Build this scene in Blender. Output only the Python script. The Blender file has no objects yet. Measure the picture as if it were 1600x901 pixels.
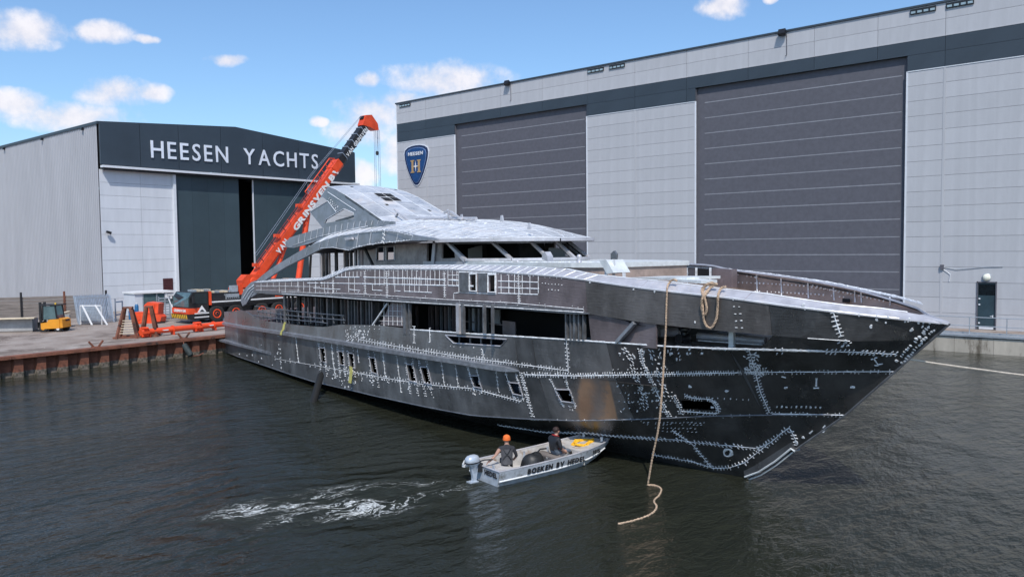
import bpy, bmesh, math, random
import numpy as np
from mathutils import Vector, Matrix, Euler
from mathutils.geometry import delaunay_2d_cdt
random.seed(7)
SC = bpy.context.scene
COL = SC.collection
# ------------------------------------------------------------------ camera
FPX, CX, CY = 1218.0, 800.0, 450.5            # focal length and centre, in pixels of the 1600 px wide photograph
def _cam(x, y):
    v = np.array([x-CX, -(y-CY), -FPX]); return v/np.linalg.norm(v)
_X = _cam(1805, 377); _Y = _cam(-680, 404); _Y = _Y-_X*(_X@_Y); _Y /= np.linalg.norm(_Y); _Z = np.cross(_X, _Y)
RM = np.array([_X, _Y, _Z]); CO = np.array([0, 0, 7.0])
cd = bpy.data.cameras.new('camera'); co = bpy.data.objects.new('camera', cd); COL.objects.link(co)
m4 = Matrix([list(RM[i])+[CO[i]] for i in range(3)]+[[0, 0, 0, 1]]); co.matrix_world = m4
cd.sensor_width = 36; cd.lens = 36*FPX/1600; cd.clip_start = 0.1; cd.clip_end = 6000
SC.camera = co
# ------------------------------------------------------------------ sun and sky
SUN = Vector((-0.46, -0.40, 0.79)).normalized()
sun_el = math.asin(SUN.z); sun_az = math.atan2(SUN.x, SUN.y)
w = bpy.data.worlds.new('World'); SC.world = w; w.use_nodes = True
nt = w.node_tree; nt.nodes.clear()
def wn(t, **k):
    n = nt.nodes.new(t)
    for a, b in k.items(): setattr(n, a, b)
    return n
def wl(a, b): nt.links.new(a, b)
def wmath(op, a, b=None, c=None):
    n = wn('ShaderNodeMath', operation=op)
    for i, q in enumerate((a, b, c)):
        if q is None: continue
        if isinstance(q, (int, float)): n.inputs[i].default_value = q
        else: wl(q, n.inputs[i])
    return n.outputs[0]
sky = wn('ShaderNodeTexSky', sky_type='NISHITA'); sky.sun_disc = False
sky.sun_elevation = sun_el; sky.sun_rotation = sun_az; sky.air_density = 1.0; sky.dust_density = 1.1; sky.ozone_density = 2.6
tc = wn('ShaderNodeTexCoord'); sep = wn('ShaderNodeSeparateXYZ'); wl(tc.outputs['Generated'], sep.inputs[0])
azn = wmath('ARCTAN2', sep.outputs[1], sep.outputs[0]); eln = wmath('ARCSINE', sep.outputs[2])
# clouds: centre and size in photograph pixels turned into azimuth and elevation
CL = [(25,42,55,24),(165,55,42,15),(352,92,32,9),(20,160,42,20),(105,180,95,20),(185,148,60,20),(245,150,26,14),(235,65,16,6),
      (582,128,17,12),(700,130,95,30),(640,160,60,20),(585,180,60,30),(560,205,55,22),(492,187,14,7),(1130,8,36,18),(1210,2,10,6),(560,268,22,20),(620,240,40,30)]
blob = None
nz0 = wn('ShaderNodeTexNoise'); nz0.inputs['Scale'].default_value = 9; nz0.inputs['Detail'].default_value = 4
wl(tc.outputs['Generated'], nz0.inputs[0])
warp = wmath('MULTIPLY', wmath('SUBTRACT', nz0.outputs[0], 0.5), 0.06)
azw = wmath('ADD', azn, warp); elw = wmath('ADD', eln, wmath('MULTIPLY', warp, 0.5))
for (x, y, a, b) in CL:
    d = RM@_cam(x, y); az0 = math.atan2(d[1], d[0]); el0 = math.asin(d[2])
    u = wmath('MULTIPLY', wmath('SUBTRACT', azw, az0), FPX/a*1.04); v = wmath('MULTIPLY', wmath('SUBTRACT', elw, el0), FPX/b*1.04)
    r2 = wmath('ADD', wmath('MULTIPLY', u, u), wmath('MULTIPLY', v, v))
    g = wmath('MAXIMUM', wmath('SUBTRACT', 1.15, wmath('MULTIPLY', r2, 0.62)), 0.0)
    blob = g if blob is None else wmath('MAXIMUM', blob, g)
nz = wn('ShaderNodeTexNoise'); nz.inputs['Scale'].default_value = 24; nz.inputs['Detail'].default_value = 9; nz.inputs['Roughness'].default_value = 0.6
wl(tc.outputs['Generated'], nz.inputs[0])
nb = wn('ShaderNodeTexNoise'); nb.inputs['Scale'].default_value = 3.2; nb.inputs['Detail'].default_value = 8; nb.inputs['Roughness'].default_value = 0.6
wl(tc.outputs['Generated'], nb.inputs[0])
den = wmath('ADD', wmath('MULTIPLY', blob, 0.85), wmath('MULTIPLY', wmath('SUBTRACT', nz.outputs[0], 0.5), 2.3))
mr = wn('ShaderNodeMapRange', interpolation_type='SMOOTHSTEP'); mr.inputs['From Min'].default_value = 0.12; mr.inputs['From Max'].default_value = 1.1
wl(den, mr.inputs['Value'])
has = wn('ShaderNodeMapRange', interpolation_type='SMOOTHSTEP'); has.inputs['From Min'].default_value = 0.0; has.inputs['From Max'].default_value = 0.3
wl(blob, has.inputs['Value'])
mask = wmath('MULTIPLY', wmath('MULTIPLY', mr.outputs[0], has.outputs[0]), 0.9)
cr = wn('ShaderNodeValToRGB'); wl(nz.outputs[0], cr.inputs[0])
cr.color_ramp.elements[0].position = 0.3; cr.color_ramp.elements[0].color = (4.3, 4.2, 4.6, 1)
cr.color_ramp.elements[1].position = 0.62; cr.color_ramp.elements[1].color = (5.7, 5.5, 5.7, 1)
mix = wn('ShaderNodeMix', data_type='RGBA'); wl(mask, mix.inputs[0])
tint = wn('ShaderNodeMix', data_type='RGBA', blend_type='MULTIPLY'); tint.inputs[0].default_value = 1
tint.inputs[7].default_value = (0.76, 0.90, 1.0, 1)
wl(sky.outputs[0], tint.inputs[6]); wl(tint.outputs[2], mix.inputs[6]); wl(cr.outputs[0], mix.inputs[7])
bg = wn('ShaderNodeBackground'); bg.inputs[1].default_value = 0.15; wo = wn('ShaderNodeOutputWorld')
wl(mix.outputs[2], bg.inputs[0]); wl(bg.outputs[0], wo.inputs[0])
sl = bpy.data.lights.new('sun', 'SUN'); sl.energy = 3.0; sl.angle = math.radians(0.5); sl.color = (1.0, 0.95, 0.88)
so = bpy.data.objects.new('sun', sl); COL.objects.link(so); so.rotation_euler = SUN.to_track_quat('Z', 'Y').to_euler()
so.location = (0, 0, 80)
SC.view_settings.view_transform = 'Standard'; SC.view_settings.look = 'None'; SC.view_settings.exposure = 0.25; SC.view_settings.gamma = 1

# ------------------------------------------------------------------ helpers
def at(x, y, X=None, Y=None, Z=None):
    """world point seen at photograph pixel (x, y) on the plane X=, Y= or Z="""
    d = RM@_cam(x, y)
    if X is not None: k = X/d[0]
    elif Y is not None: k = Y/d[1]
    else: k = (Z-7.0)/d[2]
    return Vector(CO+d*k)
def mat(name, col, rough=0.6, metal=0.0, var=0.15, scale=3.0, bump=0.0, bscale=20.0, stretch=(1, 1, 1), spec=0.5, col2=None, rvar=0.0, stain=None, ovar=0.05):
    m = bpy.data.materials.new(name); m.use_nodes = True; n = m.node_tree; L = n.links.new
    b = n.nodes['Principled BSDF']; b.inputs['Roughness'].default_value = rough; b.inputs['Metallic'].default_value = metal
    b.inputs['Specular IOR Level'].default_value = spec
    t = n.nodes.new('ShaderNodeTexCoord'); mp = n.nodes.new('ShaderNodeMapping'); mp.inputs['Scale'].default_value = stretch
    L(t.outputs['Object'], mp.inputs[0])
    z = n.nodes.new('ShaderNodeTexNoise'); z.inputs['Scale'].default_value = scale; z.inputs['Detail'].default_value = 6; z.inputs['Roughness'].default_value = 0.65
    L(mp.outputs[0], z.inputs[0])
    r = n.nodes.new('ShaderNodeValToRGB'); L(z.outputs[0], r.inputs[0])
    c2 = col2 or tuple(min(1, c*(1+var)) for c in col); c1 = tuple(c*(1-var) for c in col) if col2 is None else col
    r.color_ramp.elements[0].position = 0.33; r.color_ramp.elements[1].position = 0.67
    r.color_ramp.elements[0].color = (*c1, 1); r.color_ramp.elements[1].color = (*c2, 1)
    out = r.outputs[0]
    if stain:                                             # blotches of a second colour (rust, dirt)
        z2 = n.nodes.new('ShaderNodeTexNoise'); z2.inputs['Scale'].default_value = stain[1]; z2.inputs['Detail'].default_value = 8; z2.inputs['Roughness'].default_value = 0.7
        L(mp.outputs[0], z2.inputs[0]); mr_ = n.nodes.new('ShaderNodeMapRange'); mr_.inputs['From Min'].default_value = stain[2]; mr_.inputs['From Max'].default_value = stain[2]+0.12
        L(z2.outputs[0], mr_.inputs['Value']); mx = n.nodes.new('ShaderNodeMix'); mx.data_type = 'RGBA'
        L(mr_.outputs[0], mx.inputs[0]); L(out, mx.inputs[6]); mx.inputs[7].default_value = (*stain[0], 1); out = mx.outputs[2]
    # every object gets its own slight tone, as separately made pieces do
    oi = n.nodes.new('ShaderNodeObjectInfo'); mm = n.nodes.new('ShaderNodeMapRange'); mm.inputs['To Min'].default_value = 1-ovar; mm.inputs['To Max'].default_value = 1+ovar
    L(oi.outputs['Random'], mm.inputs['Value']); mx = n.nodes.new('ShaderNodeMix'); mx.data_type = 'RGBA'; mx.blend_type = 'MULTIPLY'; mx.inputs[0].default_value = 1
    L(out, mx.inputs[6]); L(mm.outputs[0], mx.inputs[7]); L(mx.outputs[2], b.inputs['Base Color'])
    if rvar:
        q = n.nodes.new('ShaderNodeMapRange'); q.inputs['To Min'].default_value = max(0.02, rough-rvar); q.inputs['To Max'].default_value = rough+rvar
        q.inputs['From Min'].default_value = 0.3; q.inputs['From Max'].default_value = 0.7
        L(z.outputs[0], q.inputs['Value']); L(q.outputs[0], b.inputs['Roughness'])
    if bump:
        zb = n.nodes.new('ShaderNodeTexNoise'); zb.inputs['Scale'].default_value = bscale; zb.inputs['Detail'].default_value = 4; L(mp.outputs[0], zb.inputs[0])
        bp = n.nodes.new('ShaderNodeBump'); bp.inputs['Strength'].default_value = bump; bp.inputs['Distance'].default_value = 0.02
        L(zb.outputs[0], bp.inputs['Height']); L(bp.outputs[0], b.inputs['Normal'])
    return m
def obj(name, me, parent=None, m=None, loc=None):
    o = bpy.data.objects.new(name, me); COL.objects.link(o)
    if m is not None and len(me.materials) == 0: me.materials.append(m)
    if loc is not None: o.location = loc
    if parent is not None: setpar(o, parent)
    return o
def origin_of(p):
    v = Vector(p.location)
    return v
def setpar(o, p):
    o.parent = p
    if p.parent is None: o.matrix_parent_inverse = Matrix.Translation(-origin_of(p))
    else: o.matrix_parent_inverse = Matrix.Translation(-origin_of(p))
    if p.type == 'MESH' and p.parent is not None: o.matrix_parent_inverse = Matrix.Identity(4)@Matrix.Translation(-origin_of(p))
def tag(o, label=None, cat=None, group=None, kind=None):
    if label: o['label'] = label
    if cat: o['category'] = cat
    if group: o['group'] = group
    if kind: o['kind'] = kind
    return o
def thing(name, loc, label, cat, group=None):
    o = bpy.data.objects.new(name, None); o.empty_display_size = 0.3; COL.objects.link(o); o.location = loc
    return tag(o, label, cat, group)
class MB:
    def __init__(s): s.v = []; s.f = []; s.mi = []
    def add(s, vs, fs, k=0):
        n = len(s.v); s.v += [tuple(v) for v in vs]; s.f += [tuple(i+n for i in f) for f in fs]; s.mi += [k]*len(fs); return s
    def box(s, c, d, R=None, k=0, taper=1.0):
        c = Vector(c); vs = []
        for z in (-1, 1):
            q = taper if z > 0 else 1.0
            for (x, y) in ((-1, -1), (1, -1), (1, 1), (-1, 1)):
                p = Vector((x*d[0]/2*q, y*d[1]/2*q, z*d[2]/2))
                if R is not None: p = R@p
                vs.append(c+p)
        return s.add(vs, [(3, 2, 1, 0), (4, 5, 6, 7), (0, 1, 5, 4), (1, 2, 6, 5), (2, 3, 7, 6), (3, 0, 4, 7)], k)
    def bar(s, a, b, w, h=None, up=(0, 0, 1), k=0):
        a = Vector(a); b = Vector(b); d = b-a; L = d.length
        if L < 1e-6: return s
        d.normalize(); up = Vector(up)
        if abs(d.dot(up)) > 0.99: up = Vector((1, 0, 0))
        x = d.cross(up).normalized(); z = x.cross(d)
        return s.box((a+b)/2, (w, L, h or w), Matrix((x, d, z)).transposed(), k)
    def tube(s, pts, r, n=8, k=0, cap=True, radii=None):
        pts = [Vector(p) for p in pts]; rings = []; base = len(s.v); px = None
        for i, p in enumerate(pts):
            d = (pts[min(i+1, len(pts)-1)]-pts[max(i-1, 0)])
            if d.length < 1e-9: d = Vector((0, 0, 1))
            d.normalize()
            if px is None:
                u = Vector((0, 0, 1)) if abs(d.z) < 0.9 else Vector((1, 0, 0)); px = d.cross(u).normalized()
            px = (px-d*px.dot(d))
            if px.length < 1e-6: px = d.orthogonal()
            px.normalize(); y = d.cross(px); rr = radii[i] if radii else r
            s.v += [tuple(p+(px*math.cos(t)+y*math.sin(t))*rr) for t in [2*math.pi*j/n for j in range(n)]]
        for i in range(len(pts)-1):
            for j in range(n):
                a = base+i*n+j; b = base+i*n+(j+1) % n; s.f.append((a, b, b+n, a+n)); s.mi.append(k)
        if cap:
            s.f.append(tuple(base+j for j in reversed(range(n)))); s.f.append(tuple(base+(len(pts)-1)*n+j for j in range(n))); s.mi += [k, k]
        return s
    def lathe(s, c, axis, prof, n=20, k=0):                 # prof: (distance along axis, radius)
        c = Vector(c); ax = Vector(axis).normalized()
        pts = [c+ax*p[0] for p in prof]; u = ax.orthogonal().normalized(); v = ax.cross(u); base = len(s.v)
        for p, (h, r) in zip(pts, prof): s.v += [tuple(p+(u*math.cos(t)+v*math.sin(t))*max(r, 1e-4)) for t in [2*math.pi*j/n for j in range(n)]]
        for i in range(len(prof)-1):
            for j in range(n):
                a = base+i*n+j; b = base+i*n+(j+1) % n; s.f.append((a, b, b+n, a+n)); s.mi.append(k)
        s.f.append(tuple(base+j for j in reversed(range(n)))); s.f.append(tuple(base+(len(prof)-1)*n+j for j in range(n))); s.mi += [k, k]
        return s
    def grid(s, P, k=0, flip=False):                        # P: rows of points
        base = len(s.v); R = len(P); C = len(P[0])
        for row in P: s.v += [tuple(p) for p in row]
        for i in range(R-1):
            for j in range(C-1):
                a = base+i*C+j; q = (a, a+1, a+C+1, a+C)
                s.f.append(q[::-1] if flip else q); s.mi.append(k)
        return s
    def ext(s, poly, d, k=0):                               # polygon of points extruded by vector d
        n = len(poly); d = Vector(d); P = [Vector(p) for p in poly]; Q = [p+d for p in P]
        return s.add(P+Q, [tuple(reversed(range(n))), tuple(range(n, 2*n))]+[(i, (i+1) % n, (i+1) % n+n, i+n) for i in range(n)], k)
    def mesh(s, name, mats, smooth=False, fix=True):
        me = bpy.data.meshes.new(name); me.from_pydata(s.v, [], s.f)
        for m in (mats if isinstance(mats, (list, tuple)) else [mats]): me.materials.append(m)
        for p, k in zip(me.polygons, s.mi): p.material_index = k
        if fix:
            bm = bmesh.new(); bm.from_mesh(me); bmesh.ops.recalc_face_normals(bm, faces=bm.faces); bm.to_mesh(me); bm.free()
        if smooth:
            for p in me.polygons: p.use_smooth = True
            try: me.set_sharp_from_angle(angle=math.radians(38))
            except Exception: pass
        return me
    def build(s, name, mats, parent=None, smooth=False, fix=True):
        return obj(name, s.mesh(name, mats, smooth, fix), parent)
def dup(root, off, label=None, group=None):
    r = root.copy(); COL.objects.link(r); r.location = Vector(root.location)+Vector(off)
    if label: r['label'] = label
    if group: r['group'] = group
    for ch in list(root.children):
        c = ch.copy(); COL.objects.link(c); c.parent = r
        for g in list(ch.children):
            q = g.copy(); COL.objects.link(q); q.parent = c
    return r
def glyph(ch, bold=0.03, depth=0.05):
    cu = bpy.data.curves.new('glyph', 'FONT'); cu.body = ch; cu.size = 1; cu.extrude = depth; cu.offset = bold; cu.resolution_u = 3
    o = bpy.data.objects.new('glyph', cu); COL.objects.link(o)
    me = bpy.data.meshes.new_from_object(o.evaluated_get(bpy.context.evaluated_depsgraph_get()))
    bpy.data.objects.remove(o); bpy.data.curves.remove(cu)
    return me
def lettering(word, org, xd, up, width, height, m, parent, depth=0.05, gap=0.12, space=0.55, bold=0.03, name='letter', single=False, shear=0.0):
    """letters standing on the line org -> org + xd * width, each a mesh of its own"""
    xd = Vector(xd).normalized(); up = Vector(up).normalized(); nn = xd.cross(up)
    gl = []; tot = 0; H = 0
    for ch in word:
        if ch == ' ': gl.append((None, 0, space)); tot += space; continue
        me = glyph(ch, bold, 1.0); xs = [v.co.x for v in me.vertices]; ys = [v.co.y for v in me.vertices]
        gl.append((me, min(xs), max(xs)-min(xs))); tot += max(xs)-min(xs)+gap
        if ch.isupper(): H = max(H, max(ys))
    tot -= gap; H = H or 0.7; sx = width/tot; sy = height/H; x = 0; outs = []; big = MB()
    for me, x0, wd in gl:
        if me is None: x += wd; continue
        for v in me.vertices:
            c = v.co; lx = (c.x-x0+x)*sx+shear*c.y*sy; v.co = Vector(org)+xd*lx+up*(c.y*sy)+nn*(depth*(0.5+0.5*c.z))
        if single:
            big.add([v.co for v in me.vertices], [tuple(p.vertices) for p in me.polygons])
        else:
            me.materials.clear(); me.materials.append(m); outs.append(obj(name, me, parent))
        x += wd+gap
    if single: outs.append(big.build(name, m, parent, fix=False))
    return outs
# ------------------------------------------------------------------ materials of the setting
G0 = 1.15                                        # level of the quays above the water
M_PAN = mat('light_grey_cladding', (0.455, 0.455, 0.475), 0.40, var=0.06, scale=1.6, stretch=(1, 1, 0.12), bump=0.08, bscale=0.7, ovar=0.035)
M_PANW = mat('white_cladding', (0.60, 0.62, 0.66), 0.45, var=0.05, scale=1.4, stretch=(1, 1, 0.15), ovar=0.03)
M_DARKB = mat('anthracite_cladding', (0.036, 0.050, 0.066), 0.45, var=0.10, scale=0.4)
M_DOORG = mat('grey_door_sheet', (0.170, 0.176, 0.180), 0.5, var=0.07, scale=1.2, stretch=(1, 1, 0.2), bump=0.1, bscale=0.8, ovar=0.04)
M_DOORB = mat('petrol_door_sheet', (0.040, 0.064, 0.078), 0.45, var=0.12, scale=0.3)
M_SEAL = mat('pale_door_joint', (0.24, 0.245, 0.27), 0.5, var=0.1)
M_JOINT = mat('dark_joint', (0.10, 0.10, 0.12), 0.7, var=0.1)
M_TRIM = mat('white_trim', (0.66, 0.68, 0.72), 0.4, var=0.05)
M_GALV = mat('galvanised_steel', (0.42, 0.46, 0.50), 0.4, 0.5, var=0.15, scale=5)
M_BLACK = mat('black_paint', (0.012, 0.012, 0.014), 0.4, var=0.2)
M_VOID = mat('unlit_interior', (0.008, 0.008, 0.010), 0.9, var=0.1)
M_RUST = mat('rusty_steel', (0.20, 0.075, 0.045), 0.85, var=0.35, scale=1.6, bump=0.6, bscale=9, stain=((0.045, 0.028, 0.024), 1.3, 0.52))
M_CRUST = mat('waterline_crust', (0.19, 0.155, 0.125), 0.9, var=0.3, scale=3, bump=0.8, bscale=12, stain=((0.06, 0.055, 0.04), 2.5, 0.5))
M_CONC = mat('quay_concrete', (0.40, 0.365, 0.31), 0.9, var=0.2, scale=0.9, bump=0.4, bscale=14, stretch=(1, 1, 0.35), stain=((0.13, 0.11, 0.085), 1.1, 0.53))
M_CORR = mat('corrugated_cladding', (0.385, 0.385, 0.41), 0.45, var=0.07, scale=0.5, stretch=(1, 1, 0.2))
# ------------------------------------------------------------------ water
def water_material():
    m = bpy.data.materials.new('harbour_water'); m.use_nodes = True; n = m.node_tree; L = n.links.new
    b = n.nodes['Principled BSDF']; b.inputs['Roughness'].default_value = 0.06; b.inputs['IOR'].default_value = 1.33
    t = n.nodes.new('ShaderNodeTexCoord')
    def noise(scale, detail, stretch=(1, 1, 1), rot=0, dist=0.0, rough=0.55):
        mp = n.nodes.new('ShaderNodeMapping'); mp.inputs['Scale'].default_value = stretch; mp.inputs['Rotation'].default_value = (0, 0, rot)
        L(t.outputs['Object'], mp.inputs[0]); z = n.nodes.new('ShaderNodeTexNoise'); z.inputs['Scale'].default_value = scale
        z.inputs['Detail'].default_value = detail; z.inputs['Distortion'].default_value = dist; z.inputs['Roughness'].default_value = rough
        L(mp.outputs[0], z.inputs[0]); return z.outputs[0]
    def mth(op, a, c=None, d=None):
        q = n.nodes.new('ShaderNodeMath'); q.operation = op
        for i, e in enumerate((a, c, d)):
            if e is None: continue
            if isinstance(e, (int, float)): q.inputs[i].default_value = e
            else: L(e, q.inputs[i])
        return q.outputs[0]
    sp = n.nodes.new('ShaderNodeSeparateXYZ'); L(t.outputs['Object'], sp.inputs[0])
    # churned water left by the propeller: an ellipse on the surface, from the outboard back along its track
    a = at(712, 760, Z=0); c = at(318, 812, Z=0); mid = (a+c)/2; dx = (a-c).x; dy = (a-c).y; Ln = math.hypot(dx, dy); ux, uy = dx/Ln, dy/Ln
    X_ = mth('SUBTRACT', sp.outputs[0], mid.x); Y_ = mth('SUBTRACT', sp.outputs[1], mid.y)
    wob = mth('MULTIPLY', mth('SUBTRACT', noise(0.5, 3), 0.5), 1.8)
    U = mth('ADD', mth('MULTIPLY', X_, ux), mth('MULTIPLY', Y_, uy)); V = mth('ADD', mth('SUBTRACT', mth('MULTIPLY', Y_, ux), mth('MULTIPLY', X_, uy)), wob)
    r = mth('ADD', mth('POWER', mth('ABSOLUTE', mth('DIVIDE', U, Ln*0.56)), 2.0), mth('POWER', mth('ABSOLUTE', mth('DIVIDE', V, 1.9)), 2.0))
    churn = n.nodes.new('ShaderNodeMapRange'); churn.interpolation_type = 'SMOOTHSTEP'
    churn.inputs['From Min'].default_value = 1.25; churn.inputs['From Max'].default_value = 0.1; L(r, churn.inputs['Value']); ch = churn.outputs[0]
    ra = -math.atan2(uy, ux)
    cb = n.nodes.new('ShaderNodeCombineXYZ'); L(mth('MULTIPLY', U, 0.62), cb.inputs[0]); L(mth('MULTIPLY', V, 1.35), cb.inputs[1]); zf = n.nodes.new('ShaderNodeTexNoise'); zf.inputs['Scale'].default_value = 1.3; zf.inputs['Detail'].default_value = 10; zf.inputs['Roughness'].default_value = 0.68; zf.inputs['Distortion'].default_value = 1.6; L(cb.outputs[0], zf.inputs[0]); fo = zf.outputs[0]; fo = mth('ABSOLUTE', mth('SUBTRACT', fo, 0.5))
    zg = n.nodes.new('ShaderNodeTexNoise'); zg.inputs['Scale'].default_value = 0.62; zg.inputs['Detail'].default_value = 5; zg.inputs['Distortion'].default_value = 0.6; L(cb.outputs[0], zg.inputs[0]); big = zg.outputs[0]
    thr = mth('MULTIPLY', mth('MULTIPLY', ch, mth('SUBTRACT', mth('MULTIPLY', big, 6.5), 2.75)), 0.036)
    fm = n.nodes.new('ShaderNodeMapRange'); fm.inputs['From Min'].default_value = 0.0; fm.inputs['From Max'].default_value = 0.018
    L(mth('SUBTRACT', thr, fo), fm.inputs['Value']); foam = mth('MULTIPLY', fm.outputs[0], 1.0)
    fine = noise(14, 4); foam = mth('MULTIPLY', foam, mth('MULTIPLY', mth('SUBTRACT', fine, 0.30), 3.4)); 
    cl = n.nodes.new('ShaderNodeClamp'); L(foam, cl.inputs[0]); foam = cl.outputs[0]
    mx = n.nodes.new('ShaderNodeMix'); mx.data_type = 'RGBA'; L(foam, mx.inputs[0])
    mu = n.nodes.new('ShaderNodeMix'); mu.data_type = 'RGBA'; L(mth('MULTIPLY', ch, 0.45), mu.inputs[0])
    mu.inputs[6].default_value = (0.021, 0.023, 0.016, 1); mu.inputs[7].default_value = (0.035, 0.040, 0.030, 1)
    L(mu.outputs[2], mx.inputs[6]); mx.inputs[7].default_value = (0.80, 0.82, 0.80, 1); L(mx.outputs[2], b.inputs['Base Color'])
    L(mth('ADD', 0.05, mth('MULTIPLY', foam, 0.6)), b.inputs['Roughness'])
    # ripples: wind chop, a longer swell, and rings spreading from the churned patch
    h1 = noise(1.15, 5, (1, 2.1, 1), 0.9, 0.3, 0.6); h2 = noise(0.28, 3, (1, 1.8, 1), 0.6, 0.3); h3 = noise(4.2, 3, (1, 1.7, 1), 1.1)
    rr = mth('SQRT', r); ring = mth('SINE', mth('MULTIPLY', mth('ADD', rr, mth('MULTIPLY', noise(0.35, 2), 0.8)), 15.0))
    fall = n.nodes.new('ShaderNodeMapRange'); fall.inputs['From Min'].default_value = 3.4; fall.inputs['From Max'].default_value = 0.9; L(rr, fall.inputs['Value'])
    patch = n.nodes.new('ShaderNodeMapRange'); patch.inputs['From Min'].default_value = 0.35; patch.inputs['From Max'].default_value = 0.65; patch.inputs['To Min'].default_value = 0.18
    L(noise(0.06, 4, (1, 1.6, 1), 0.5), patch.inputs['Value'])
    h = mth('ADD', mth('MULTIPLY', mth('MULTIPLY', h1, 0.20), patch.outputs[0]), mth('ADD', mth('MULTIPLY', h2, 0.30), mth('MULTIPLY', h3, 0.04)))
    h = mth('ADD', h, mth('MULTIPLY', mth('MULTIPLY', ring, fall.outputs[0]), 0.028)); h = mth('ADD', h, mth('MULTIPLY', mth('MULTIPLY', fo, ch), 0.18))
    bp = n.nodes.new('ShaderNodeBump'); bp.inputs['Strength'].default_value = 1.0; bp.inputs['Distance'].default_value = 1.0
    L(h, bp.inputs['Height']); L(bp.outputs[0], b.inputs['Normal'])
    return m
g = MB().grid([[(-1500, -1500, 0), (58, -1500, 0)], [(-1500, 50.5, 0), (58, 50.5, 0)]]); wtr = g.build('water', water_material(), fix=False); tag(wtr, kind='structure')
# ------------------------------------------------------------------ ground
M_GRAV = mat('sandy_gravel', (0.235, 0.185, 0.155), 0.95, var=0.28, scale=0.55, bump=1.0, bscale=5.5, col2=(0.36, 0.31, 0.275), stain=((0.15, 0.115, 0.095), 0.30, 0.50))
g = MB().grid([[(-1500, 49.95, G0), (57.2, 49.95, G0)], [(-1500, 1500, G0), (57.2, 1500, G0)]])
g.grid([[(57.2, -1500, G0), (2500, -1500, G0)], [(57.2, 1500, G0), (2500, 1500, G0)]]); o = g.build('ground', M_GRAV, fix=False); tag(o, kind='structure')
# a few scattered stones and puddle-flat scraps of rubble on the gravel
rb = MB(); rnd = random.Random(3)
for i in range(500):
    x = rnd.uniform(8, 40); y = rnd.uniform(50.6, 74); s_ = rnd.uniform(0.02, 0.06)
    rb.box((x, y, G0+s_*0.2), (s_*rnd.uniform(.8, 1.6), s_*rnd.uniform(.8, 1.5), s_*.7), Euler((rnd.uniform(-.4, .4), rnd.uniform(-.4, .4), rnd.uniform(0, 6))).to_matrix(), taper=0.6)
tag(rb.build('gravel_stones', mat('stones', (0.33, 0.29, 0.25), 0.95, var=0.3, scale=1.5)), kind='stuff')
# ------------------------------------------------------------------ left quay: sheet piles with a rusty capping beam
qw = thing('sheet_pile_quay', (22, 49.6, 0), 'rust brown sheet pile quay wall under the gravel yard at left', 'quay wall')
PER = 1.18; me = None
def pile_mesh():
    a = MB(); d = 0.34; w1, w2 = 0.46, 0.34                      # trough, pan
    prof = [(0, 0), (0.06, -d), (0.06+w1, -d), (0.12+w1, 0), (PER+.001, 0)]
    for (z0, z1, k, ex) in ((-1.5, 0.30, 1, 0.035), (0.30, G0-0.02, 0, 0)):
        for (x0, y0), (x1, y1) in zip(prof[:-1], prof[1:]):
            a.grid([[(x0, y0-ex, z0), (x1, y1-ex, z0)], [(x0, y0-ex, z1), (x1, y1-ex, z1)]], k)
    for (x0, y0), (x1, y1) in zip(prof[:-1], prof[1:]): a.grid([[(x0, y0-.035, .30), (x1, y1-.035, .30)], [(x0, y0, .30), (x1, y1, .30)]], 1)
    return a.mesh('sheet_pile', [M_RUST, M_CRUST], fix=False)
pm = pile_mesh()
MB().box((30, 50.1, -.2), (58, .2, 2.6)).build('pile_light_stop', M_RUST, qw)  # unseen sheet added behind the piles to block sunlight through their gaps
for i in range(44):
    o = obj('sheet_pile', pm, qw, loc=(4.0+i*PER, 49.95, 0))
for i in range(9):
    MB().box((6.7+i*6.0, 49.72, G0+0.015), (5.97, 0.62, 0.17)).build('capping_beam', M_RUST, qw)
# ------------------------------------------------------------------ right quay: concrete wall with an edge beam and railing
qr = thing('concrete_quay', (57, 20, 0), 'weathered concrete quay wall below the railing at right', 'quay wall')
y = 49.5; i = 0
while y > -14:
    MB().box((57.3, y-1.1, 0.25), (0.6, 2.185, 1.45)).build('concrete_panel', M_CONC, qr); y -= 2.2
MB().box((57.28, 17.8, G0-0.05), (0.76, 63.6, 0.13)).build('edge_beam', M_GALV, qr)
rl = thing('quay_railing', (57.3, 10, G0), 'galvanised tube railing on the quay edge in front of the grey side door', 'railing')
for yy in [13.2-2.05*k for k in range(9)]: MB().bar((57.3, yy, G0), (57.3, yy, G0+1.12), 0.05).build('post', M_GALV, rl)
for zz in (0.56, 1.12): MB().tube([(57.3, 14.3, G0+zz), (57.3, -4, G0+zz)], 0.026).build('rail', M_GALV, rl)
MB().bar((56.86, 5.9, 0.62), (57.26, 5.05, 1.42), 0.06).build('rusty_brace', M_RUST, rl)
tag(MB().bar((57.9, 14, G0+0.05), (57.9, -6, G0+0.05), 0.18, 0.10).build('cable_duct', M_GALV), 'low grey steel cable duct on the quay behind the railing', 'cable duct')

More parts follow.
